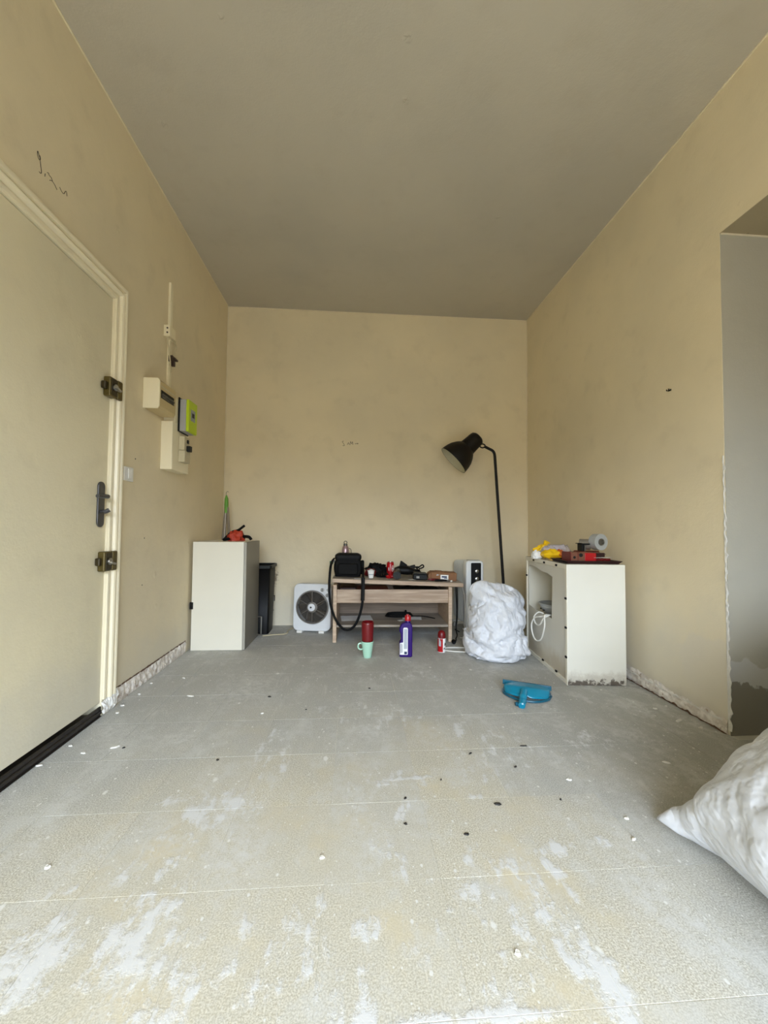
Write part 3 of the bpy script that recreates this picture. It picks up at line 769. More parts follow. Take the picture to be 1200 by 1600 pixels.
# ================================================================ box fan
t = thing('box_fan', 'white square box fan standing on the floor between the bin and the table', 'fan', (-.353, 3.53, .0), rz=-.16, rx=-.05)
FW, FH, FD = .328, .400, .10
RC = .142
def plate_with_hole(w, h, r, hole, y0, y1, cz, n=72):
    """rounded rectangle frame with a round hole, in the xz plane"""
    outl = rrect(w, h, r, 8)
    def hit(a):
        dx, dz = math.cos(a), math.sin(a); best = None
        for i in range(len(outl)):
            (x1, z1), (x2, z2) = outl[i], outl[(i + 1) % len(outl)]
            den = dx * (z2 - z1) - dz * (x2 - x1)
            if abs(den) < 1e-12: continue
            k = (x1 * (z2 - z1) - z1 * (x2 - x1)) / den; u = (x1 * dz - z1 * dx) / den
            if k > 0 and -1e-6 <= u <= 1 + 1e-6 and (best is None or k < best): best = k
        return best * dx, best * dz
    V = []
    for y in (y0, y1):
        for i in range(n):
            a = 2 * PI * i / n
            V.append((hole * math.cos(a), y, cz + hole * math.sin(a)))
        for i in range(n):
            x, z = hit(2 * PI * i / n); V.append((x, y, cz + z))
    F = []
    for i in range(n):
        j = (i + 1) % n
        F += [(i, j, n + j, n + i), (2 * n + i, 3 * n + i, 3 * n + j, 2 * n + j), (i, 2 * n + i, 2 * n + j, j), (n + i, n + j, 3 * n + j, 3 * n + i)]
    return MB().add(V, F)
CZ = .014 + FH / 2
obj('housing', plate_with_hole(FW, FH, .045, RC, 0, FD, CZ), 'fan_white', t, bevel=.006, smooth=True)
obj('back_plate', MB().prism(rrect(FW - .03, FH - .03, .04), 0, .004, rot('X', PI / 2, (0, FD + .0, CZ))), 'fan_dark', t)
gr = obj('grille_ring', MB().lathe([(RC - .001, -.003), (RC - .001, .006), (RC - .010, .008), (RC - .012, .002), (RC - .010, -.003)], 56, rot('X', PI / 2, (0, .008, CZ)), False, False), 'fan_grille', t, smooth=True)
m = MB()
for k in range(15):
    rr = .044 + k * .0062
    pts = [(rr * math.cos(2 * PI * i / 40), .006, CZ + rr * math.sin(2 * PI * i / 40)) for i in range(40)]
    m.tube(pts, .0009, 4, True)
obj('ring_wires', m, 'fan_grille', gr)
gs = MB()
for k in range(6):
    a = PI / 2 + k * PI / 3 + .02
    p0 = Vector((math.cos(a) * .035, .004, CZ + math.sin(a) * .035)); p1 = Vector((math.cos(a) * (RC - .004), .004, CZ + math.sin(a) * (RC - .004)))
    obj('spoke', MB().tube([p0, p1], .0026 if k else .004, 5), 'fan_grille', gr)
hb = obj('hub_ring', MB().lathe([(.046, 0), (.046, .006), (.034, .010)], 36, rot('X', PI / 2, (0, .006, CZ))), 'fan_grille', gr, smooth=True)
obj('badge', MB().lathe([(.032, 0), (.032, .004), (.026, .007)], 32, rot('X', PI / 2, (-.004, -.003, CZ))), 'fan_white', gr, smooth=True)
obj('badge_mark', MB().lathe([(.008, 0), (.008, .001)], 18, rot('X', PI / 2, (-.008, -.0095, CZ))), 'ink_black', gr)
for k in range(5):
    a = k * 2 * PI / 5 + .4; V = []; F = []
    for i in range(7):
        r_ = .03 + i * .0165; sw = .32 * i / 6
        for j in range(5):
            u = (j / 4 - .5) * (.62 - .04 * i) * 1.25; th = a + u + sw
            V.append((r_ * math.cos(th), .045 + .022 * (j / 4 - .5) * 2, CZ + r_ * math.sin(th)))
    for i in range(6):
        for j in range(4): F.append((i * 5 + j, i * 5 + j + 1, (i + 1) * 5 + j + 1, (i + 1) * 5 + j))
    b_ = obj('blade', MB().add(V, F), 'fan_blade', t, smooth=60)
    b_.modifiers.new('thick', 'SOLIDIFY').thickness = .002
for (x, z) in ((.087, .150), (.132, .105)):
    kn = obj('dial', MB().lathe([(.0165, 0), (.0165, .008), (.014, .011)], 24, rot('X', PI / 2, (x, .0, CZ + z))), 'grey_plastic', t, smooth=True)
    obj('pointer', MB().box(x - .002, x + .002, -.014, -.010, CZ + z - .012, CZ + z + .012), 'dark_grey', kn)
kn = obj('selector_knob', MB().lathe([(.012, 0), (.012, .008)], 20, rot('X', PI / 2, (.138, 0, CZ + .150))).box(.116, .160, -.003, 0, CZ + .149, CZ + .152).box(.1365, .1395, -.003, 0, CZ + .128, CZ + .172), 'grey_plastic', t, smooth=True)
for x in (-.10, .09): obj('foot', MB().box(x - .024, x + .024, -.022, FD + .012, .0, .020), 'white_plastic', t, bevel=.004)

# ================================================================ coffee table
TX, TY = -.157, 3.215
t = thing('coffee_table', 'low oak laminate coffee table with a shelf and a tilted loose top', 'table', (TX, TY, 0), rz=-.02)
TW, TD = .946, .47
side = MB().box(0, .028, 0, TD, 0, .455)
obj('side_panel', MB().box(0, .028, .01, TD, 0, .45), 'oak_v', t, bevel=.002)
obj('side_panel', MB().box(TW - .028, TW, .01, TD, 0, .435), 'oak_v', t, bevel=.002)
obj('front_rail', MB().box(.028, TW - .028, .025, .043, .306, .412), 'oak', t, bevel=.0015)
obj('back_rail', MB().box(.028, TW - .028, TD - .02, TD - .002, .306, .435), 'oak', t, bevel=.0015)
obj('back_panel', MB().box(.028, TW - .028, TD - .012, TD - .004, .135, .306), 'oak_shaded', t)  # panel added below the rail; its dark colour stands in for shade
obj('tray_bottom', MB().box(.028, TW - .028, .043, TD - .02, .306, .318), 'oak', t)
obj('shelf', MB().box(.028, TW - .028, .02, TD - .01, .117, .135), 'oak_dusty', t, bevel=.0015)
tilt = .0345
o = obj('table_top', MB().box(-.008, 1.03, -.022, TD + .005, 0, .030), 'oak', t, bevel=.002)
o.location = (0, 0, .4735); o.rotation_euler = (0, tilt, 0)
ot = obj('dusty_surface', MB().box(-.006, 1.028, -.018, TD + .003, .030, .0312), 'oak_dusty', o)
def on_top(x, y):
    """height of the tilted top (world x, y), just on it"""
    return .4735 + .0312 - (x - TX) * math.tan(tilt) + .0012
# things stuffed in the tray under the top
t = thing('red_folder', 'red folder squeezed flat under the table top', 'folder', (.16, 3.42, .3185))
obj('cover', MB().box(-.13, .13, -.13, .13, .06, .085), 'deep_red', t, bevel=.004)
obj('spine', MB().box(-.13, .13, -.12, .12, .0, .06), 'dark_red', t)
t = thing('dark_book', 'dark brown box pushed under the table top at the left', 'box', (-.02, 3.43, .3185))
obj('body', MB().box(-.085, .04, -.15, .12, 0, .10), 'maroon', t, bevel=.004)
t = thing('magazine_stack', 'crumpled printed magazine stuffed under the right of the table top', 'magazine', (.53, 3.42, .3185))
def sheet(w, d, z, amp, seed, nx=14, ny=8):
    V = [(w * (i / nx - .5), d * (j / ny - .5), z + amp * (1 + noise.noise(Vector((i * .5 + seed, j * .5, seed))))) for j in range(ny + 1) for i in range(nx + 1)]
    F = [(j * (nx + 1) + i, j * (nx + 1) + i + 1, (j + 1) * (nx + 1) + i + 1, (j + 1) * (nx + 1) + i) for j in range(ny) for i in range(nx)]
    m = MB().add(V, F); m.keep = True
    return m
o = obj('pages', sheet(.36, .25, .058, .012, 3), 'brownprint', t, smooth=60); o.modifiers.new('thick', 'SOLIDIFY').thickness = .05
o = obj('cover', sheet(.37, .26, .064, .012, 3), 'dark_grey', t, smooth=60); o.modifiers.new('thick', 'SOLIDIFY').thickness = .004

# shoulder bag
bx, by = -.045, 3.37
t = thing('camera_bag', 'black boxy shoulder bag with a hanging strap at the left end of the table', 'bag', (bx, by, on_top(-.15, by)), ry=tilt * .3)
def pillowbox(w, d, h, r, z0=0, puff=.012, top=.86):
    V = []; F = []; rows = 9; n = None
    for j in range(rows):
        tt = j / (rows - 1); k = 1 + puff * math.sin(PI * tt) / w * 2
        s = k * (1 - (1 - top) * max(0, (tt - .72) / .28) ** 1.5)
        ring = rrect(w * s, d * s, r * .8)
        n = len(ring)
        V += [(x, y, z0 + h * tt) for x, y in ring]
    for j in range(rows - 1):
        for i in range(n): F.append((j * n + i, j * n + (i + 1) % n, (j + 1) * n + (i + 1) % n, (j + 1) * n + i))
    F += [list(range(n))[::-1], [(rows - 1) * n + i for i in range(n)]]
    return MB().add(V, F)
obj('body', pillowbox(.205, .13, .150, .028), 'black_fabric', t, smooth=50)
obj('flap', pillowbox(.20, .135, .058, .03, .128, .008, .80), 'black_rubber', t, smooth=50)
obj('front_pocket', MB().prism(rrect(.165, .092, .02), 0, .022, rot('X', PI / 2, (0, -.062, .062))), 'black_fabric', t, bevel=.008, smooth=True)
obj('side_pocket', MB().prism(rrect(.085, .115, .02), 0, .026, rot('Y', PI / 2, (.106, 0, .07)) @ Matrix.Rotation(PI / 2, 4, 'Z')), 'black_fabric', t, bevel=.008)
obj('buckle', MB().box(-.122, -.108, -.010, .010, .108, .128), 'dull_steel', t, bevel=.002)
obj('buckle', MB().box(.118, .128, -.010, .010, .085, .120), 'dull_steel', t, bevel=.002)
bz = on_top(-.15, by)
lw = lambda x, y, z: (x - bx, y - by, z - bz)
pth = [lw(*q) for q in ((-.158, 3.36, .650), (-.172, 3.30, .63), (-.178, 3.20, .60), (-.182, 3.165, .53), (-.183, 3.16, .43), (-.172, 3.155, .32), (-.14, 3.15, .22), (-.10, 3.15, .155), (-.055, 3.15, .12), (-.01, 3.15, .125), (.03, 3.15, .17), (.06, 3.155, .25), (.075, 3.16, .34), (.076, 3.165, .44), (.076, 3.168, .515), (.076, 3.20, .53), (.078, 3.28, .55), (.075, 3.36, .60), (.066, 3.37, .625))]
obj('shoulder_strap', MB().tube(catmull(pth, 5), 0, 8, flat=(.010, .003)), 'black_fabric', t, smooth=True)
obj('strap_pad', MB().tube(catmull(pth[12:15], 5), 0, 8, flat=(.015, .005)), 'black_rubber', t, smooth=True)
obj('tag', MB().box(-.148, -.120, -.05, -.046, .098, .122), 'green_dark', t, label='dark green tag')
# bottle behind it
t = thing('metal_bottle', 'pinkish metal bottle with a ring cap standing behind the black bag', 'bottle', (-.072, 3.60, on_top(-.072, 3.6)))
obj('body', MB().lathe([(.028, 0), (.031, .004), (.031, .20), (.026, .225), (.017, .24)], 24), 'pink_metal', t, smooth=True)
cp = obj('cap', MB().lathe([(.018, .238), (.018, .252), (.012, .256)], 20), 'dull_steel', t, smooth=True)
obj('ring', MB().tube([(.013 * math.cos(a), 0, .266 + .013 * math.sin(a)) for a in [2 * PI * i / 18 for i in range(18)]], .0035, 6, True), 'dull_steel', cp, smooth=True)
obj('side_loop', MB().tube(catmull([(.029, 0, .215), (.046, 0, .208), (.052, 0, .18), (.050, 0, .15), (.03, 0, .14)]), .003, 6), 'dull_steel', t, smooth=True)
# white card, red crushed cup, paper cup
def card(name, label, cat, x, y, w, d, rz, mat='paper'):
    o = obj(name, sheet(w, d, .0, .0012, x * 7), mat); o.location = (x, y, on_top(x, y) + .001); o.rotation_euler = (0, tilt, rz)
    o.modifiers.new('thick', 'SOLIDIFY').thickness = .0006
    return tag(o, label, cat)
card('white_card', 'small white card on the table edge in front of the black bag', 'card', .035, 3.215, .055, .032, -.1)
card('paper_scrap', 'torn white paper scrap at the front of the table right of the cola can', 'paper', .47, 3.27, .05, .05, .5)
t = thing('crushed_carton', 'crushed red paper carton lying between the black bag and the white cup', 'carton', (.145, 3.44, on_top(.115, 3.42)), rz=.3, ry=tilt)
obj('body', blob(.048, .042, .042, 9, .3, 1.6), 'dark_red', t, smooth=40)
obj('printed_ring', MB().tube([(-.012 + .022 * math.cos(a), -.046, .035 + .022 * math.sin(a)) for a in [2 * PI * i / 20 for i in range(20)]], .003, 6, True).lathe([(.007, 0), (.007, .003)], 12, rot('X', PI / 2, (-.012, -.043, .035))), 'paper', t)
t = thing('paper_cup', 'small white paper cup on the table beside the black bag', 'cup', (.143, 3.30, on_top(.143, 3.30)), rx=.0)
o = obj('body', MB().lathe([(.019, 0), (.028, .060)], 24, cap1=False), 'paper', t, smooth=True); o.modifiers.new('thick', 'SOLIDIFY').thickness = .001
obj('rim', MB().tube([(.0285 * math.cos(2 * PI * i / 24), .0285 * math.sin(2 * PI * i / 24), .060) for i in range(24)], .0018, 6, True), 'paper', t, smooth=True)
obj('print_band', MB().lathe([(.0233, .027), (.0245, .034)], 24, cap0=False, cap1=False), 'label_pale', t, smooth=True)
# red can
t = thing('soda_can', 'red cola can with white lettering standing in the middle of the table', 'can', (.318, 3.50, on_top(.318, 3.5)))
obj('body', MB().lathe([(.024, 0), (.030, .006), (.031, .012), (.031, .108), (.026, .118), (.0255, .120)], 32), 'red', t, smooth=True)
obj('lid', MB().lathe([(.0262, .118), (.0262, .1215), (.0235, .1215), (.0235, .119)], 28), 'chrome', t, smooth=True)
obj('pull_tab', MB().prism(rrect(.014, .02, .006), .1195, .1225), 'chrome', t)
def on_can(a, z, R=.0316): return (R * math.sin(a), -R * math.cos(a), z)
def can_strokes(strokes, rad=.0018):
    m = MB()
    for st in strokes: m.tube([on_can(a, z) for a, z, _ in catmull([(a, z, 0) for a, z in st], 6)], rad, 6)
    return m
obj('lettering', can_strokes([
    [(.75, .083), (.62, .090), (.42, .082), (.32, .062), (.40, .044), (.60, .040), (.80, .048)],
    [(.72, .066), (.62, .070), (.56, .060), (.66, .054), (.76, .062), (.72, .068)], [(-.45, .045), (-.50, .075)], [(-.58, .048), (-.6, .070)],
    [(.95, .086), (.88, .070), (.90, .052), (1.0, .05)]]), 'paper', t)
# dark tools and straps
t = thing('power_tool', 'bulky black hand tool lying on the table just right of the red can', 'tool', (.42, 3.42, on_top(.34, 3.42)), rz=.15, ry=tilt)
t.scale = (1.15, 1.15, 1.1)
obj('motor_body', MB().tube([(-.06, .02, .045), (-.03, .015, .05), (.03, .0, .05), (.07, -.005, .045), (.09, -.01, .042)], [.022, .033, .034, .026, .014], 14), 'black_plastic', t, smooth=True)
obj('grip', MB().tube(catmull([(-.045, .01, .045), (-.06, -.06, .035), (-.082, -.12, .030), (-.088, -.155, .029)]), [.024] * 6 + [.027] * 7 + [.028] * 6, 12), 'dark_grey', t, smooth=True)
obj('fin', MB().prism([(-.03, .07), (.0, .07), (.035, .09), (-.012, .122), (-.02, .122)], 0, .012, rot('X', PI / 2, (0, .02, 0))), 'black_plastic', t, bevel=.003)
obj('trigger', MB().box(-.055, -.043, -.05, -.03, .05, .068), 'dull_steel', t, bevel=.003)
t = thing('cable_bundle', 'tangled black cable heaped on the table behind the hand tool', 'cable', (.50, 3.56, on_top(.42, 3.52)), ry=tilt)
m = MB(); rr_ = random.Random(5)
for k in range(7):
    pts = []
    for i in range(9):
        a = 2 * PI * i / 9 + k
        pts.append((.085 * math.cos(a) * rr_.uniform(.5, 1.1), .05 * math.sin(a) * rr_.uniform(.6, 1.1), .008 + .007 * k + rr_.uniform(0, .03)))
    m.tube(catmull(pts, 5, True), .005, 6, True)
obj('coils', m, 'black_rubber', t, smooth=True)
obj('loop_end', MB().tube(catmull([(.05, -.02, .06), (.08, -.03, .085), (.10, -.03, .098), (.112, -.03, .085), (.10, -.03, .072), (.07, -.025, .062)]), .006, 7), 'black_rubber', t, smooth=True)
obj('plug', MB().box(.005, .06, -.05, -.02, .055, .085, rot('Y', -.3)), 'black_plastic', t, bevel=.006)
t = thing('black_case', 'flat black tool case lying in front of the cable heap, left of the brown box', 'case', (.540, 3.305, on_top(.485, 3.305) + .0005), rz=-.06, ry=tilt)
obj('body', MB().box(-.055, .060, -.045, .045, 0, .044), 'black_plastic', t, bevel=.006)
obj('lid', MB().box(-.050, .055, -.04, .043, .044, .056), 'dark_grey', t, bevel=.004)
obj('clasp', MB().box(-.03, -.005, -.05, -.045, .012, .03), 'dull_steel', t, bevel=.001)
t = thing('glove', 'black work glove lying on the table between the paper cup and the can', 'glove', (.235, 3.40, on_top(.20, 3.40)), rz=.4, ry=tilt)
obj('palm', blob(.05, .035, .028, 14, .4), 'black_fabric', t, smooth=60)
for k, (dx, dy) in enumerate(((-.03, -.06), (-.008, -.07), (.014, -.066), (.035, -.052))):
    obj('finger', MB().tube(catmull([(dx * .6, -.02, .02), (dx * .9, dy * .7, .022), (dx, dy, .010)]), [.011] * 8 + [.010] * 5, 8), 'black_fabric', t, smooth=True)
t = thing('dark_pouch', 'dark green black pouch heaped at the back of the table left of the can', 'pouch', (.20, 3.54, on_top(.16, 3.54)), ry=tilt)
obj('body', blob(.095, .05, .062, 22, .45), 'black_fabric', t, smooth=60)
obj('strap', MB().tube(catmull([(-.06, -.03, .03), (-.01, -.045, .06), (.05, -.03, .055), (.08, 0, .02)]), 0, 6, flat=(.008, .002)), 'dark_grey', t, smooth=True)
t = thing('red_wrapper', 'small crumpled red wrapper in front of the red can', 'wrapper', (.30, 3.33, on_top(.30, 3.33)))
obj('film', blob(.03, .022, .016, 31, .6), 'red', t, smooth=40)
t = thing('red_cloth', 'dark red rag lying flat on the table beside the brown box', 'rag', (.655, 3.265, on_top(.60, 3.265)), ry=tilt)
obj('cloth', blob(.045, .016, .010, 33, .5), 'dark_red', t, smooth=50)
# brown box with a label
t = thing('cardboard_box', 'flat brown cardboard box with a white printed label at the right end of the table', 'box', (.735, 3.33, on_top(.735, 3.33)), rz=-.08, ry=tilt)
obj('carton', MB().box(-.10, .11, -.055, .09, 0, .066), 'cardboard', t, bevel=.004)
obj('end_flap', MB().prism([(-.10, .004), (-.10, .062), (-.118, .05), (-.124, .033), (-.118, .012)][::-1], -.05, .085, rot('X', -PI / 2) @ Matrix.Scale(-1, 4, (0, 1, 0))), 'cardboard', t, bevel=.002)
obj('lid_edge', MB().box(-.06, .0, -.03, .06, .066, .072), 'cardboard', t, bevel=.002)
lb = obj('printed_label', MB().box(-.022, .042, -.0562, -.0552, .010, .048), 'paper', t)
obj('label_print', MB().box(-.012, .030, -.0567, -.0562, .026, .038).box(.008, .034, -.0567, -.0562, .018, .024), 'ink', lb)
obj('sticker', MB().prism([(-.056, .038), (-.030, .046), (-.052, .052)], 0, .0008, rot('X', PI / 2, (0, -.055, 0))), 'label_pale', t)
t = thing('black_pliers', 'black handled tool under the front edge of the brown box', 'tool', (.70, 3.225, on_top(.66, 3.225)), rz=.1, ry=tilt)
obj('handle', MB().tube([(-.05, 0, .008), (.0, -.006, .009), (.05, 0, .008)], [.006, .009, .007], 8), 'black_rubber', t, smooth=True)
obj('jaw', MB().box(.05, .075, -.006, .006, .002, .014), 'dull_steel', t, bevel=.002)
t = thing('white_crumb', 'white plaster crumb on the table at the right of the brown box', 'crumb', (.79, 3.235, on_top(.79, 3.235)))
obj('lump', blob(.010, .008, .007, 40, .5, nu=12, nv=8), 'plaster_chip', t, smooth=60)
# things on the shelf
SZ = .1352
def flat_on(name, label, cat, x, y, z, w, d, rz, mat='paper', seed=1):
    o = obj(name, sheet(w, d, 0, .002, seed), mat); o.location = (x, y, z + .001); o.rotation_euler = (0, 0, rz)
    o.modifiers.new('thick', 'SOLIDIFY').thickness = .0006
    return tag(o, label, cat)
flat_on('paper_sheet', 'white paper sheet on the left half of the table shelf', 'paper', .03, 3.46, SZ, .26, .19, .08)
flat_on('paper_sheet', 'pale paper sheet on the table shelf behind the purple bottle', 'paper', .50, 3.44, SZ, .16, .10, -.1, seed=4)
flat_on('paper_scrap', 'small torn white scrap on the table shelf right of the paper sheet', 'paper', .395, 3.36, SZ, .045, .035, .4, seed=6)
t = thing('cable_coil', 'black cable coiled on the table shelf', 'cable', (.40, 3.52, SZ))
m = MB()
for k in range(4): m.tube([(.12 * math.cos(2 * PI * i / 30) * (1 - .05 * k), .055 * math.sin(2 * PI * i / 30) * (1 - .08 * k) + .004 * k, .006 + .007 * k) for i in range(30)], .004, 6, True)
m.tube(catmull([(.10, -.03, .01), (.18, -.04, .012), (.24, -.07, .01), (.29, -.12, .008)]), .004, 6)
obj('coil', m, 'black_rubber', t, smooth=True)
obj('tie', MB().tube(catmull([(.05, .03, .004), (.06, .05, .04), (.07, .06, .03), (.06, .06, .006)]), .005, 6), 'black_rubber', t, smooth=True)

# ================================================================ floor things in front of the table
t = thing('mint_mug', 'mint green mug on the floor with a red tumbler stacked in it', 'mug', (.104, 2.865, 0))
o = obj('body', MB().lathe([(.027, 0), (.029, .003), (.0425, .108), (.0430, .112)], 32, cap1=False), 'mint', t, smooth=True); o.modifiers.new('thick', 'SOLIDIFY').thickness = .003
obj('handle', MB().tube(catmull([(-.036, 0, .092), (-.052, -.004, .098), (-.064, -.006, .088), (-.064, -.006, .068), (-.052, -.004, .056), (-.035, 0, .056)]), .0055, 8), 'mint', t, smooth=True)
t = thing('red_tumbler', 'dark red plastic tumbler standing inside the mint mug', 'tumbler', (.104, 2.865, .0765))
o = obj('body', MB().lathe([(.0315, 0), (.033, .004), (.0355, .036), (.0400, .040), (.0405, .075), (.0435, .155), (.0425, .166), (.039, .170)], 32, cap1=False), 'deep_red', t, smooth=True); o.modifiers.new('thick', 'SOLIDIFY').thickness = .002
# purple bottle
t = thing('detergent_bottle', 'purple plastic bottle with a red cap and white label on the floor', 'bottle', (.375, 2.875, 0), rz=-.12)
prof = [(-.044, .004), (-.038, 0), (.040, 0), (.046, .008), (.046, .205), (.040, .228), (.028, .240), (-.006, .240), (-.030, .228), (-.043, .205), (-.045, .182), (-.040, .170), (-.034, .160), (-.034, .118), (-.038, .108), (-.046, .098)]
obj('body', MB().prism(prof, -.030, .030, rot('X', PI / 2)), 'purple', t, bevel=.012, smooth=True, segs=4)
obj('neck', MB().lathe([(.020, .236), (.017, .252)], 20, Matrix.Translation((.014, 0, 0))), 'purple', t, smooth=True)
cp = obj('cap', MB().lathe([(.022, .250), (.022, .280), (.019, .284)], 24, Matrix.Translation((.014, 0, 0))), 'red', t, smooth=True)
obj('spout', MB().lathe([(.012, .284), (.010, .292)], 16, Matrix.Translation((.012, 0, 0))), 'red', cp, smooth=True)
lb = obj('label', MB().prism([(-.041, .018), (.012, .018), (.014, .022), (.014, .200), (.008, .206), (-.012, .206), (-.018, .200), (-.018, .104), (-.041, .098)], -.0005, .0008, rot('X', PI / 2, (0, -.0305, 0))), 'paper', t)
obj('label_print', MB().box(-.013, .010, -.0325, -.0316, .060, .196), 'label_pale', lb)
obj('small_print', MB().box(-.037, -.034, -.0325, -.0316, .030, .094).box(-.031, -.029, -.0325, -.0316, .030, .094).box(-.025, -.023, -.0325, -.0316, .034, .090).box(-.010, .009, -.0325, -.0316, .022, .040), 'ink', lb)
# small spray can
t = thing('spray_can', 'short red and white spray can with a domed red cap on the floor', 'can', (.652, 2.965, 0))
obj('body', MB().lathe([(.027, 0), (.029, .004), (.029, .098), (.026, .102)], 28), 'paper', t, smooth=True)
V = []; F = []
m = MB()
def wrap(a0, a1, z0, z1, R, n=12, slope=0):
    V = []
    for i in range(n + 1):
        a = a0 + (a1 - a0) * i / n
        V += [(R * math.sin(a), -R * math.cos(a), z0), (R * math.sin(a), -R * math.cos(a), z1 + slope * (i / n - .5))]
    return MB().add(V, [(2 * i, 2 * i + 2, 2 * i + 3, 2 * i + 1) for i in range(n)])
obj('red_print', wrap(-1.9, .12, .004, .098, .0293), 'red', t, smooth=True)
obj('white_print', wrap(-.95, -.35, .045, .094, .0297, slope=-.03), 'label_pale', t, smooth=True)
obj('lettering', can_strokes([[(.55, .05), (.7, .07), (.85, .05)], [(.3, .024), (.5, .034), (.7, .022)]], .002), 'dark_grey', t)
obj('cap', MB().lathe([(.0285, .100), (.0285, .124), (.025, .142), (.016, .152), (.004, .155)], 28), 'deep_red', t, smooth=True)

# ================================================================ oil radiator
t = thing('oil_radiator', 'white oil filled radiator with a black control panel between the table and the white sack', 'radiator', (1.018, 3.345, 0), rz=.035)
for k in range(9):
    y = .115 + k * .036
    obj('fin', MB().prism(rrect(.135, .53, .035, 5), -.006, .006, rot('X', PI / 2, (0, y, .345))), 'rad_fin', t, bevel=.003)
for z in (.13, .56): obj('oil_pipe', MB().tube([(0, .09, z), (0, .41, z)], .022, 12), 'rad_fin', t, smooth=True)
obj('control_unit', MB().prism(rrect(.152, .575, .03, 6), 0, .095, rot('X', PI / 2, (0, .095, .345))), 'radiator', t, bevel=.014, smooth=True, segs=3)
obj('top_grille', MB().box(-.05, .05, .02, .08, .632, .636), 'grey_plastic', t)
pn = obj('control_panel', MB().prism(rrect(.086, .245, .008, 4), 0, .004, rot('X', PI / 2, (.008, 0, .492))), 'black_plastic', t, bevel=.001)
for z in (.545, .482):
    kn = obj('dial', MB().lathe([(.017, 0), (.016, .014), (.013, .016)], 24, rot('X', PI / 2, (.012, -.004, z))), 'chrome', pn, smooth=True)
m = MB()
for rz_ in (.318, .282):
    for k in range(7): m.box(-.032 + k * .010, -.026 + k * .010, -.002, 0, rz_, rz_ + .024)
obj('vent_slots', m, 'grey_plastic', t)
fl = obj('cord_cover', MB().prism([(-.05, 0), (.055, 0), (.055, .09), (.04, .12), (.0, .13), (-.035, .11), (-.05, .06)], 0, .012, rot('X', PI / 2, (0, 0, .07))), 'white_plastic', t, bevel=.003)
obj('catch', MB().box(-.002, .022, -.014, -.011, .152, .158).box(-.002, .003, -.014, -.011, .14, .158), 'dark_grey', fl)
for y in (.05, .36):
    ax = obj('axle', MB().box(-.09, .09, y - .012, y + .012, .05, .062), 'white_plastic', t, bevel=.002)
    for x in (-.07, .07):
        obj('caster', MB().tube([(x - .016, y - .01, .022), (x - .004, y - .01, .022)], .0215, 16).tube([(x + .004, y - .01, .022), (x + .016, y - .01, .022)], .0215, 16).box(x - .004, x + .004, y - .012, y + .012, .02, .052), 'grey_plastic', ax, smooth=True)

# ================================================================ floor lamp
LBX, LBY = 1.366, 3.57
t = thing('floor_lamp', 'black floor lamp with a tilted bell shade in the back right corner', 'lamp', (LBX, LBY, 0))
obj('base', MB().lathe([(.135, 0), (.137, .004), (.135, .018), (.03, .026), (.018, .032)], 40), 'lamp_black', t, smooth=True)
LL = lambda x, z, y=3.55: (x - LBX, y - LBY, z)
obj('pole', MB().tube([(0, 0, .02), LL(1.341, .384)] + catmull([LL(1.2635, 1.53), LL(1.259, 1.575), LL(1.243, 1.604), LL(1.21, 1.622), LL(1.168, 1.642)], 5), .0125, 12), 'lamp_black', t, smooth=True)
obj('hinge', MB().tube([LL(1.17 - .022 + .024 * math.cos(a), 1.648 + .017 * math.sin(a)) for a in [2 * PI * i / 20 for i in range(20)]], .0065, 8, True), 'lamp_black', t, smooth=True)
axis = Vector((.215, -.02, .205)).normalized()     # from the opening towards the cap
oc = Vector(LL(.880, 1.508, 3.55))
Tm = Matrix.Translation(oc) @ axis.to_track_quat('Z', 'Y').to_matrix().to_4x4()
sh = obj('shade', MB().lathe([(.148, 0), (.147, .02), (.142, .055), (.130, .095), (.108, .135), (.088, .160), (.074, .172), (.072, .178)], 48, Tm, False, False), 'lamp_black', t, smooth=True)
obj('shade_lining', MB().lathe([(.1455, .001), (.1445, .02), (.1395, .055), (.1275, .095), (.1055, .135), (.0855, .159), (.06, .168), (.001, .170)], 48, Tm, False, False), 'lamp_inside', sh, smooth=True)
obj('cap', MB().lathe([(.078, .170), (.076, .190), (.073, .235), (.071, .275), (.067, .296), (.050, .312), (.02, .316)], 40, Tm), 'lamp_black', t, smooth=True)
obj('bulb', MB().lathe([(.014, .165), (.016, .13), (.029, .10), (.030, .085), (.022, .066), (.002, .06)], 24, Tm), 'paper', t, smooth=True)

# ================================================================ right cabinet
RZ = -.075
t = thing('appliance_case', 'white steel cabinet case with a cut open side and rusty foot at the right wall', 'cabinet', (1.249, 2.298, 0), rz=RZ)
CW, CD, CHH = .343, .685, .70
obj('front_panel', MB().box(0, CW, 0, .014, 0, CHH), 'rusty', t, bevel=.004, label='white panel with rust along its foot')
obj('top_panel', MB().box(0, CW, .014, CD, CHH - .014, CHH), 'white_lacquer', t, bevel=.002)
obj('far_panel', MB().box(0, CW, CD - .014, CD, 0, CHH - .014), 'white_lacquer', t)
obj('wall_panel', MB().box(CW - .012, CW, .014, CD - .014, 0, CHH - .014), 'white_lacquer', t)
obj('base_panel', MB().box(0, CW, .014, CD - .014, .006, .02), 'white_lacquer', t)
# frame round the open side
fm = obj('side_frame', MB().box(-.002, .022, .002, .026, .0, CHH).box(-.002, .022, CD - .022, CD, 0, CHH).box(-.002, .022, .026, CD - .022, CHH - .030, CHH).box(-.002, .03, .026, CD - .022, 0, .024), 'white_lacquer', t, bevel=.002)
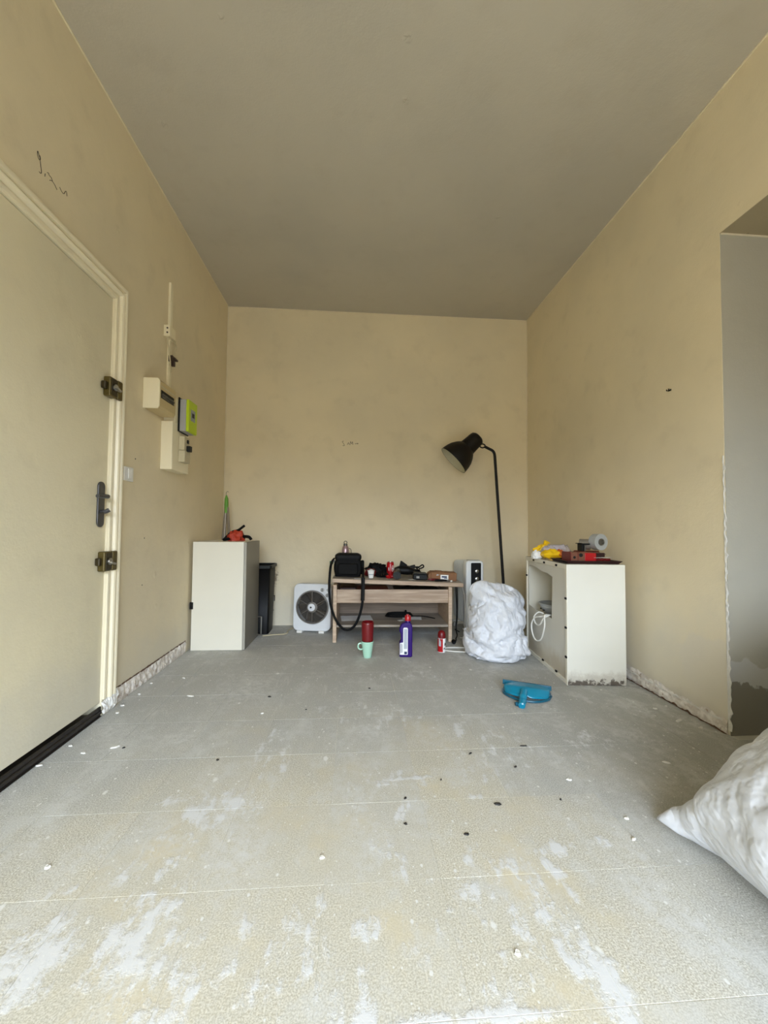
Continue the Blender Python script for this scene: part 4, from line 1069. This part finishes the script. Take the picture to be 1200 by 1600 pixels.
# cover with a ragged hole
yz = lambda poly, th, x: (poly, 0, th, Matrix(((0, 0, 1, x), (1, 0, 0, 0), (0, 1, 0, 0), (0, 0, 0, 1))))
hole = [(.235, .332), (.235, .40), (.225, .50), (.222, .600), (.30, .615), (.40, .618), (.49, .632), (.57, .640), (.63, .636), (.645, .60), (.640, .345), (.50, .335)]
hole = hole
outer = [(.026, .024), (.235, .024), (.661, .024), (.661, .345), (.661, .636), (.661, .668), (.49, .668), (.30, .668), (.222, .668), (.026, .668), (.026, .50), (.026, .332)]
pieces = [[(.026, .024), (.661, .024), (.661, .345), (.640, .345), (.56, .338), (.50, .335), (.235, .332), (.026, .332)],
          [(.026, .332), (.235, .332), (.235, .40), (.225, .50), (.222, .600), (.026, .600)],
          [(.026, .600), (.222, .600), (.30, .615), (.40, .618), (.49, .632), (.57, .640), (.63, .636), (.645, .62), (.661, .62), (.661, .668), (.026, .668)],
          [(.640, .345), (.661, .345), (.661, .62), (.645, .62)]]
m = MB()
for pc in pieces: m.prism(*yz(pc, .003, .006))
obj('side_cover', m, 'side_panel', t)
for (y, z) in ((.012, .16), (.012, .33), (.012, .50), (.14, .683), (.33, .683), (.52, .683), (.66, .56), (.15, .03), (.36, .03)):
    obj('clip', MB().box(-.008, .0, y - .010, y + .010, z - .006, z + .006), 'black_rubber', t, bevel=.002)
obj('inner_shelf', MB().box(.03, CW - .02, .24, CD - .02, .30, .306), 'white_lacquer', t)
# basket and cable in the opening
t = thing('sieve', 'round grey plastic strainer lying in the cut opening of the white case', 'strainer', (1.395, 2.74, .314), rz=.2)
o = obj('bowl', MB().lathe([(.045, .0), (.065, .012), (.09, .05), (.098, .072)], 32, cap1=False), 'tape_grey', t, smooth=True); o.modifiers.new('thick', 'SOLIDIFY').thickness = .003
obj('rim', MB().tube([(.10 * math.cos(2 * PI * i / 36), .10 * math.sin(2 * PI * i / 36), .074) for i in range(36)], .005, 8, True), 'tape_grey', t, smooth=True)
m = MB()
for k in range(8):
    a = k * PI / 4; m.box(.060, .092, -.004, .004, .030, .036, rot('Z', a))
obj('slots', m, 'dark_grey', t)
t = thing('white_cable_loop', 'white cable hanging in loops out of the opening in the white case', 'cable', (1.25, 2.60, .30))
m = MB().tube(catmull([(.035, -.03, .045), (.02, -.035, .048), (-.016, -.05, .045), (-.024, -.065, -.02), (-.026, -.02, -.11), (-.03, .05, -.135), (-.03, .10, -.10), (-.03, .11, -.04), (-.024, .07, .01), (-.02, .0, .03), (.02, -.04, .045)], 7), .0048, 8)
m.tube(catmull([(.025, .05, .04), (.0, .07, .045), (-.022, .09, .01), (-.024, .06, -.03), (-.022, .0, -.02), (-.016, -.04, .03), (.03, -.03, .046)], 6), .0048, 8)
obj('loops', m, 'cable_white', t, smooth=True)
# ------------------------------------------------ on the right cabinet
KZ = CHH
t = thing('serving_tray', 'dark maroon tray lying on the white steel case', 'tray', (1.425, 2.43, KZ + .0005), rz=-.04)
TRW, TRD = .345, .38
ob = [(-.155, -.105), (.165, -.125), (.165, .125), (-.145, .125)]
def tray(poly, h, lip):
    n = len(poly); V = []
    for k, (s, z) in enumerate(((.93, .0), (1.0, h), (1.0 + lip, h + .001), (1.0 + lip, h + .005), (.985, h + .005), (.92, .005))):
        V += [(x * s, y * s, z) for x, y in poly]
    F = [(k * n + i, k * n + (i + 1) % n, (k + 1) * n + (i + 1) % n, (k + 1) * n + i) for k in range(5) for i in range(n)]
    F += [list(range(n))[::-1], [5 * n + i for i in range(n)]]
    return MB().add(V, F)
obj('tray_body', tray(ob, .014, .03), 'maroon', t, bevel=.002)
t = thing('red_carton', 'long red and brown printed carton lying on the maroon tray', 'carton', (1.415, 2.43, KZ + .007), rz=-.02)
obj('sleeve', MB().box(-.105, -.02, -.075, .03, 0, .060), 'brownprint', t, bevel=.002)
obj('red_end', MB().box(-.0198, .050, -.075, .03, 0, .057), 'red', t, bevel=.002)
obj('red_band', MB().box(-.109, -.1055, -.077, .032, 0, .062).box(-.065, -.062, -.0765, .031, 0, .061), 'deep_red', t)
o = obj('open_flap', sheet(.095, .09, .016, .005, 8), 'deep_red', t, smooth=60); o.location = (.098, -.02, 0); o.modifiers.new('thick', 'SOLIDIFY').thickness = .012
obj('inner_tray', MB().box(.056, .14, -.02, .06, .024, .054), 'maroon', t, bevel=.004)
obj('print_mark', MB().lathe([(.012, 0), (.012, .001)], 16, rot('X', PI / 2, (-.045, -.0752, .044))).lathe([(.008, 0), (.008, .001)], 16, rot('X', PI / 2, (-.085, -.0752, .030))), 'dark_grey', t)
flat_on('paper_scrap', 'white paper scrap lying in the red carton on the tray', 'paper', 1.475, 2.345, KZ + .034, .05, .03, .3, seed=9)
flat_on('paper_scrap', 'narrow white paper strip at the right of the red carton on the tray', 'paper', 1.535, 2.365, KZ + .034, .05, .022, -.1, seed=12)
t = thing('rolled_rod', 'dark red roll lying across the back of the maroon tray', 'roll', (1.50, 2.535, KZ + .006))
obj('roll', MB().tube([(-.06, .02, .035), (.085, -.01, .035)], .028, 16), 'dark_red', t, smooth=True)
obj('core', MB().tube([(.085, -.01, .035), (.088, -.011, .035)], .014, 12), 'maroon', t, smooth=True)
obj('wire', MB().tube([(.085, -.01, .045), (.13, -.02, .04)], .0018, 5), 'dull_steel', t)
# tape dispenser
t = thing('tape_dispenser', 'grey roll of packing tape in a hand dispenser resting on the red carton', 'tape', (1.485, 2.43, KZ + .0775))
Tq = rot('Z', .22, (.02, -.03, .052)) @ Matrix.Rotation(PI / 2, 4, 'X')
obj('tape_roll', MB().lathe([(.018, -.025), (.050, -.025), (.050, .025), (.018, .025)], 40, Tq, True, False), 'tape_grey', t, smooth=True)
obj('core', MB().lathe([(.022, .024), (.022, .028), (.013, .028), (.013, .022)], 28, Tq), 'dull_steel', t, smooth=True)
obj('second_roll', MB().lathe([(.034, -.03), (.034, .03)], 28, rot('Z', .9, (-.035, .02, .034)) @ Matrix.Rotation(PI / 2, 4, 'X')), 'tape_side', t, smooth=True)
obj('dispenser_arm', MB().box(-.085, -.070, -.03, .02, -.005, .04).box(-.085, -.03, -.03, .02, .034, .042).box(-.11, -.07, -.012, .0, .040, .044), 'black_plastic', t, bevel=.003)
obj('cutter_edge', MB().box(-.068, -.060, -.032, .022, -.006, .03), 'dull_steel', t)
# yellow packet with film
t = thing('yellow_packet', 'yellow plastic packet with torn clear film at the far left of the white case', 'packet', (1.355, 2.70, KZ + .0005), rz=-.05)
m = MB()
def pouch(w, d, h, seed, amp=.3, n=26):
    V = []; F = []
    for s in (0, 1):
        for j in range(n + 1):
            for i in range(n + 1):
                u, v = i / n, j / n; e = (16 * u * (1 - u) * v * (1 - v)) ** .4
                z = h * (.5 + (.5 if s else -.5) * e) + amp * h * noise.noise(Vector((u * 5 + seed, v * 5, s * 4))) * e
                V.append((w * (u - .5), d * (v - .5), max(z, 0)))
    k = (n + 1) ** 2
    for s in (0, 1):
        for j in range(n):
            for i in range(n):
                a = s * k + j * (n + 1) + i; q = (a, a + 1, a + n + 2, a + n + 1); F.append(q if s else q[::-1])
    return MB().add(V, F)
obj('packet_body', pouch(.14, .10, .062, 3), 'yellow', t, smooth=70)
obj('orange_print', pouch(.06, .104, .058, 5), 'print_orange', t, smooth=70)
C.objects[-1].location = (.06, 0, .003)
obj('white_end', blob(.030, .03, .035, 17, .5), 'paper', t, smooth=50).location = (-.088, .03, 0)
o = obj('torn_film', sheet(.19, .10, .05, .016, 13, 18, 8), 'clear_wrap', t, smooth=50); o.location = (.055, .075, .012); o.rotation_euler = (.7, -.02, .05)
o.modifiers.new('thick', 'SOLIDIFY').thickness = .002
o = obj('torn_film', sheet(.12, .05, .06, .02, 19, 12, 6), 'yellow', t, smooth=50); o.location = (-.01, .06, .02); o.rotation_euler = (.2, -.6, .1); o.modifiers.new('thick', 'SOLIDIFY').thickness = .002

# ================================================================ dustpan
t = thing('dustpan', 'teal plastic dustpan lying upside down on the floor', 'dustpan', (.935, 2.15, 0), rz=-.46)
def dustpan():
    V = []; F = []; nu, nv = 28, 10
    for j in range(nv + 1):
        v = j / nv
        for i in range(nu + 1):
            u = i / nu * 2 - 1
            w = .125 * (1 - .10 * v * v); x = u * w
            y = .055 - v * (.125 * (1 - .55 * abs(u) ** 2.6))
            z = .060 * (1 - .30 * abs(u) ** 3) * (1 - .05 * v) - (.030 * max(0, v - .55) / .45)
            z += .016 * math.exp(-(u / .16) ** 2) * max(0, v - .25)
            if abs(u) > .93: z -= .022
            V.append((x, y, max(z, .004)))
    for j in range(nv):
        for i in range(nu): F.append((j * (nu + 1) + i, j * (nu + 1) + i + 1, (j + 1) * (nu + 1) + i + 1, (j + 1) * (nu + 1) + i))
    return MB().add(V, F)
o = obj('pan', dustpan(), 'teal', t, smooth=60); o.modifiers.new('thick', 'SOLIDIFY').thickness = .003
obj('front_lip', MB().box(-.127, .127, .050, .060, .034, .060), 'teal_dark', t, bevel=.003)
m = MB()
rimp = [(-.125, .055, .006)] + [(.125 * (i / 14 * 2 - 1) * .93, .055 - (.127 * (1 - .55 * abs(i / 14 * 2 - 1) ** 2.6)), .010) for i in range(15)] + [(.125, .055, .006)]
obj('rim', MB().tube(rimp, .006, 7), 'teal_dark', t, smooth=True)
obj('handle', MB().tube(catmull([(-.008, -.045, .046), (-.010, -.085, .036), (-.012, -.115, .022), (-.014, -.155, .012)]), [.020, .020, .019, .019, .018, .018] * 3 + [.012], 10), 'teal', t, smooth=True)
obj('handle_hole', MB().tube([(-.030, -.128, .012), (-.045, -.135, .012)], .010, 10), 'teal_dark', t, smooth=True)

# ================================================================ cables on the floor
def lone(name, label, cat, mb, mat, **k):
    o = obj(name, mb, mat, **k); return tag(o, label, cat)
t = thing('black_power_cable', 'black power cable with a plug hanging down beside the right leg of the table', 'cable', (.83, 3.30, 0))
R_ = lambda q: [(a - .83, b - 3.30, c) for a, b, c in q]
obj('cord', MB().tube(catmull(R_([(.892, 3.52, .48), (.890, 3.50, .42), (.886, 3.45, .30), (.882, 3.42, .18), (.872, 3.40, .06), (.87, 3.36, .012), (.84, 3.28, .008), (.825, 3.22, .007), (.80, 3.16, .010)]), 6), .0045, 7), 'black_rubber', t, smooth=True)
obj('plug', MB().lathe([(.016, 0), (.017, .02), (.010, .038)], 14, rot('X', PI / 2, (-.04, -.135, .017))), 'black_rubber', t, smooth=True)
lone('black_loose_cord', 'black cord hanging from the table top past the side of the radiator', 'cable', MB().tube(catmull([(.905, 3.60, .475), (.908, 3.57, .47), (.910, 3.54, .42), (.910, 3.51, .32), (.908, 3.50, .20), (.905, 3.50, .10), (.90, 3.52, .02), (.905, 3.56, .008), (.92, 3.48, .008)], 6), .004, 7), 'black_rubber', smooth=True)
lone('white_floor_cable', 'thin white cable looped on the floor between the spray can and the white sack', 'cable', MB().tube(catmull([(.93, 3.02, .005), (.80, 3.04, .005), (.71, 3.04, .005), (.675, 2.99, .005), (.72, 2.955, .005), (.80, 2.935, .005), (.90, 2.93, .005)], 6), .0045, 7), 'cable_white', smooth=True)
lone('white_thin_cord', 'thin white cord hanging down the radiator side from the table', 'cable', MB().tube(catmull([(.889, 3.34, .455), (.90, 3.335, .43), (.925, 3.33, .33), (.93, 3.33, .2), (.925, 3.33, .08), (.91, 3.32, .006), (.88, 3.31, .006)], 6), .0028, 6), 'cable_white', smooth=True)
lone('white_wall_cable', 'thin white cable lying on the floor from the black bin to the fan', 'cable', MB().tube(catmull([(-.74, 3.43, .005), (-.66, 3.46, .005), (-.58, 3.48, .005), (-.55, 3.52, .005), (-.56, 3.58, .005), (-.52, 3.70, .005), (-.44, 3.74, .008)], 6), .004, 6), 'cable_cream', smooth=True)
lone('black_wall_cord', 'black cord looping out from behind the right side of the radiator', 'cable', MB().tube(catmull([(1.10, 3.43, .36), (1.13, 3.43, .30), (1.12, 3.42, .24), (1.13, 3.42, .20), (1.17, 3.44, .17)], 6), .004, 6), 'black_rubber', smooth=True)

# ================================================================ debris
def chunk(sx, sy, sz, seed):
    r_ = random.Random(seed); n = 6
    pts = [(math.cos(2 * PI * i / n + r_.uniform(-.3, .3)) * sx * r_.uniform(.6, 1), math.sin(2 * PI * i / n) * sy * r_.uniform(.6, 1)) for i in range(n)]
    m = MB().prism(pts, 0, sz)
    m.v = [(x * (1 if z == 0 else .75), y * (1 if z == 0 else .75), z * r_.uniform(.6, 1.2) if z else 0) for x, y, z in m.v]
    return m
DARK = [(.484, 1.337, .018, .010), (.344, 1.215, .012, .009), (.182, 1.384, .009, .006), (.169, 1.267, .009, .006), (.718, 1.678, .028, .006), (.479, 1.635, .014, .004), (.624, 1.535, .012, .006), (-.518, 1.649, .011, .008),
        (-.439, 2.23, .017, .012), (.097, 2.313, .014, .006), (.703, 1.345, .007, .005), (-.227, 2.067, .007, .005), (-.927, 1.759, .010, .006), (.324, 1.475, .007, .004)]
for k, (x, y, a, b) in enumerate(DARK):
    o = obj('debris_chip', chunk(a * .8, b * .75, .004, k), 'debris'); o.location = (x, y, .0005); o.rotation_euler = (0, 0, rnd.uniform(-.5, .8))
    tag(o, 'small dark chip of debris lying loose on the dusty floor tiles', 'debris', 'dark debris chips on the floor')
WHITE = [(-.86, 2.261, .03, .010), (-1.065, 1.729, .018, .008), (-.964, 1.766, .022, .010), (-1.172, 1.65, .016, .007), (-1.151, 1.786, .012, .006), (-.801, 1.17, .012, .008), (-.078, 1.157, .010, .009), (.788, 1.447, .013, .007), (1.225, 1.529, .020, .007),
         (1.555, 1.849, .032, .012), (.83, 1.165, .014, .006), (.36, .877, .009, .009), (-.433, 2.037, .009, .007), (-1.0, 2.524, .016, .007), (.867, 1.246, .010, .005), (1.535, 1.98, .014, .008), (1.475, 2.056, .010, .006), (-1.13, 2.08, .014, .010), (-1.15, 2.16, .016, .009), (-1.14, 2.30, .012, .007), (-1.15, 2.45, .012, .006), (1.60, 1.78, .015, .007), (1.61, 2.0, .013, .008)]
for k, (x, y, a, b) in enumerate(WHITE):
    o = obj('plaster_chip', chunk(a, b, .005, 100 + k), 'plaster_chip'); o.location = (x, y, .0005); o.rotation_euler = (0, 0, rnd.uniform(-.6, .6))
    tag(o, 'small white plaster chip lying loose on the dusty floor tiles', 'plaster chip', 'white plaster chips on the floor')

# ================================================================ sacks (cloth settled on the floor)
def sheets(shape, nx, ny, thick, seed, rough=.012):
    """two sheets sewn along the rim; SHAPE(u, v) places a rim-to-rim point in the flat pattern, THICK(u, v) the filling"""
    vid = {}; V = []; F = []
    def get(s, i, j):
        rim = i in (0, nx) or j in (0, ny)
        k = (0 if rim else s, i, j)
        if k not in vid:
            u, v = i / nx, j / ny
            x, z = shape(u, v)
            e = (16 * u * (1 - u) * v * (1 - v)) ** .5
            y = 0 if rim else s * thick(u, v) * e + rough * noise.noise(Vector((u * 9, v * 9, s * 3 + seed))) * min(1, e * 2)
            vid[k] = len(V); V.append(Vector((x, y, z)))
        return vid[k]
    for s in (1, -1):
        for i in range(nx):
            for j in range(ny):
                q = [get(s, i, j), get(s, i + 1, j), get(s, i + 1, j + 1), get(s, i, j + 1)]
                F.append(q if s < 0 else q[::-1])
    return V, F

def settle(V, F, frames, pressure, blockers=(), gravity=1.0, bend=.15, tension=15, shrink=0.0, mass=.02):
    """let the sewn sheets settle on the floor, and give the settled mesh back"""
    me = bpy.data.meshes.new('settling'); me.from_pydata([tuple(q) for q in V], [], F)
    o = bpy.data.objects.new('settling', me); C.objects.link(o)
    helpers = []
    for (a, b, c, d, e, f) in ((-3, 3, -3, 6, -.2, 0),) + tuple(blockers):
        mb = MB().box(a, b, c, d, e, f)
        hm = bpy.data.meshes.new('block'); hm.from_pydata(mb.v, [], mb.f)
        h = bpy.data.objects.new('block', hm); C.objects.link(h); h.modifiers.new('c', 'COLLISION')
        h.collision.thickness_outer = .004; h.collision.cloth_friction = 40
        helpers.append(h)
    md = o.modifiers.new('cloth', 'CLOTH'); s = md.settings
    s.quality = 5; s.mass = mass; s.tension_stiffness = tension; s.compression_stiffness = tension; s.shear_stiffness = 6; s.bending_stiffness = bend
    s.tension_damping = 8; s.compression_damping = 8; s.shear_damping = 8; s.air_damping = 2
    s.use_pressure = True; s.uniform_pressure_force = pressure
    s.shrink_min = shrink
    s.effector_weights.gravity = gravity
    md.collision_settings.distance_min = .004
    md.point_cache.frame_start = 1; md.point_cache.frame_end = frames + 1
    for fr in range(1, frames + 1): sc.frame_set(fr)
    dg = bpy.context.evaluated_depsgraph_get()
    ev = o.evaluated_get(dg); VV = [v.co.copy() for v in ev.data.vertices]
    bpy.data.objects.remove(o)
    for h in helpers: bpy.data.objects.remove(h)
    sc.frame_set(1)
    return VV

def sack(name, V, F, base, mat, sub=1):
    me = bpy.data.meshes.new(name); me.from_pydata([tuple(q) for q in V], [], F)
    me.materials.append(M[mat]); me.shade_smooth()
    o = bpy.data.objects.new(name, me); C.objects.link(o)
    bm = bmesh.new(); bm.from_mesh(me); bmesh.ops.recalc_face_normals(bm, faces=bm.faces[:]); bm.to_mesh(me); bm.free()
    if sub:
        m_ = o.modifiers.new('soft', 'SUBSURF'); m_.levels = sub; m_.render_levels = sub
    return o

def creased(V, W, F, rule):
    """small creases across the settled cloth; RULE(flat point, settled point) gives their height"""
    me = bpy.data.meshes.new('creasing'); me.from_pydata([tuple(q) for q in W], [], F); N = [v.normal.copy() for v in me.vertices]
    bpy.data.meshes.remove(me)
    return [w_ + n_ * rule(v_, w_) for v_, w_, n_ in zip(V, W, N)]
# standing sack between the radiator and the white case
def shp1(u, v):
    wv = .47 - .07 * max(0, v - .45) / .55
    cu = 2 * u - 1
    x = cu / 2 * wv + .01 * v
    return x, .012 + v * (.60 - .02 * cu - .06 * max(0, cu) ** 2 - .07 * abs(cu) ** 4)
def th1(u, v): return .15 * (1 - .66 * v) + .008
V1, F1 = sheets(shp1, 84, 100, th1, 2, .03)
V1 = [q + Vector((1.045, 2.86, 0)) for q in V1]
W1 = settle(V1, F1, 24, 5.0, [(1.262, 1.7, 2.2, 3.1, 0, .9), (.9, 1.13, 3.10, 3.8, 0, .7)], bend=.01, shrink=-.16)
def rule1(f, w_):
    p = Vector((w_.x * 20 + w_.z * 9, w_.y * 12, w_.z * 8 - w_.x * 6)); p += Vector((noise.noise(p * .4), noise.noise(p * .4 + Vector((5, 0, 0))), 0)) * 1.2
    return (.35 - abs(noise.noise(p))) * .010 + (.35 - abs(noise.noise(p * 2.1))) * .004
W1 = creased(V1, W1, F1, rule1)
sk = sack('white_sack', W1, F1, (1.03, 2.85, 0), 'cloth')
tag(sk, 'crumpled white cloth sack standing on the floor between the radiator and the steel case', 'sack')
# large sack at the right edge of the frame, corner towards the room
def shp2(u, v):
    k = max(0, 1 - math.hypot(u, 1 - v) / .09)          # a little ear where the corner is pinched
    return (u - .5) * 1.08 - .055 * k, (v - .5) * 1.08 + .055 * k
def th2(u, v): return .26
V2, F2 = sheets(shp2, 90, 90, th2, 9, .03)
T2 = Matrix.Translation((1.365, .565, .355)) @ Matrix.Rotation(math.radians(-46), 4, 'Y') @ Matrix.Rotation(math.radians(-4), 4, 'Z')
V2 = [T2 @ Vector((q.x, q.z, -q.y)) for q in V2]
W2 = settle(V2, F2, 20, 12.0, bend=.05, shrink=-.06)
U2 = [T2.inverted() @ q for q in V2]
def rule2(f, w_):
    x, y = f.x + .54, .54 - f.y
    r_, a_ = math.hypot(x, y), math.atan2(y, x)
    k = math.exp(-r_ / .45)
    h = (.5 - abs(noise.noise(Vector((a_ * 9, r_ * 2.2, 3))))) * .030 * k * min(1, r_ / .08)
    p = Vector((x * 3 + y * 9, y * 3 - x * 3, 7)); p += Vector((noise.noise(p * .5), noise.noise(p * .5 + Vector((5, 0, 0))), 0)) * .9
    return h + (.35 - abs(noise.noise(p))) * .016 + (.35 - abs(noise.noise(p * 2.3))) * .006
W2 = creased(U2, W2, F2, rule2)
sk = sack('large_white_sack', W2, F2, (1.6, 1.1, 0), 'cloth')
tag(sk, 'large bulging white sack on the floor at the right edge of the picture', 'sack')
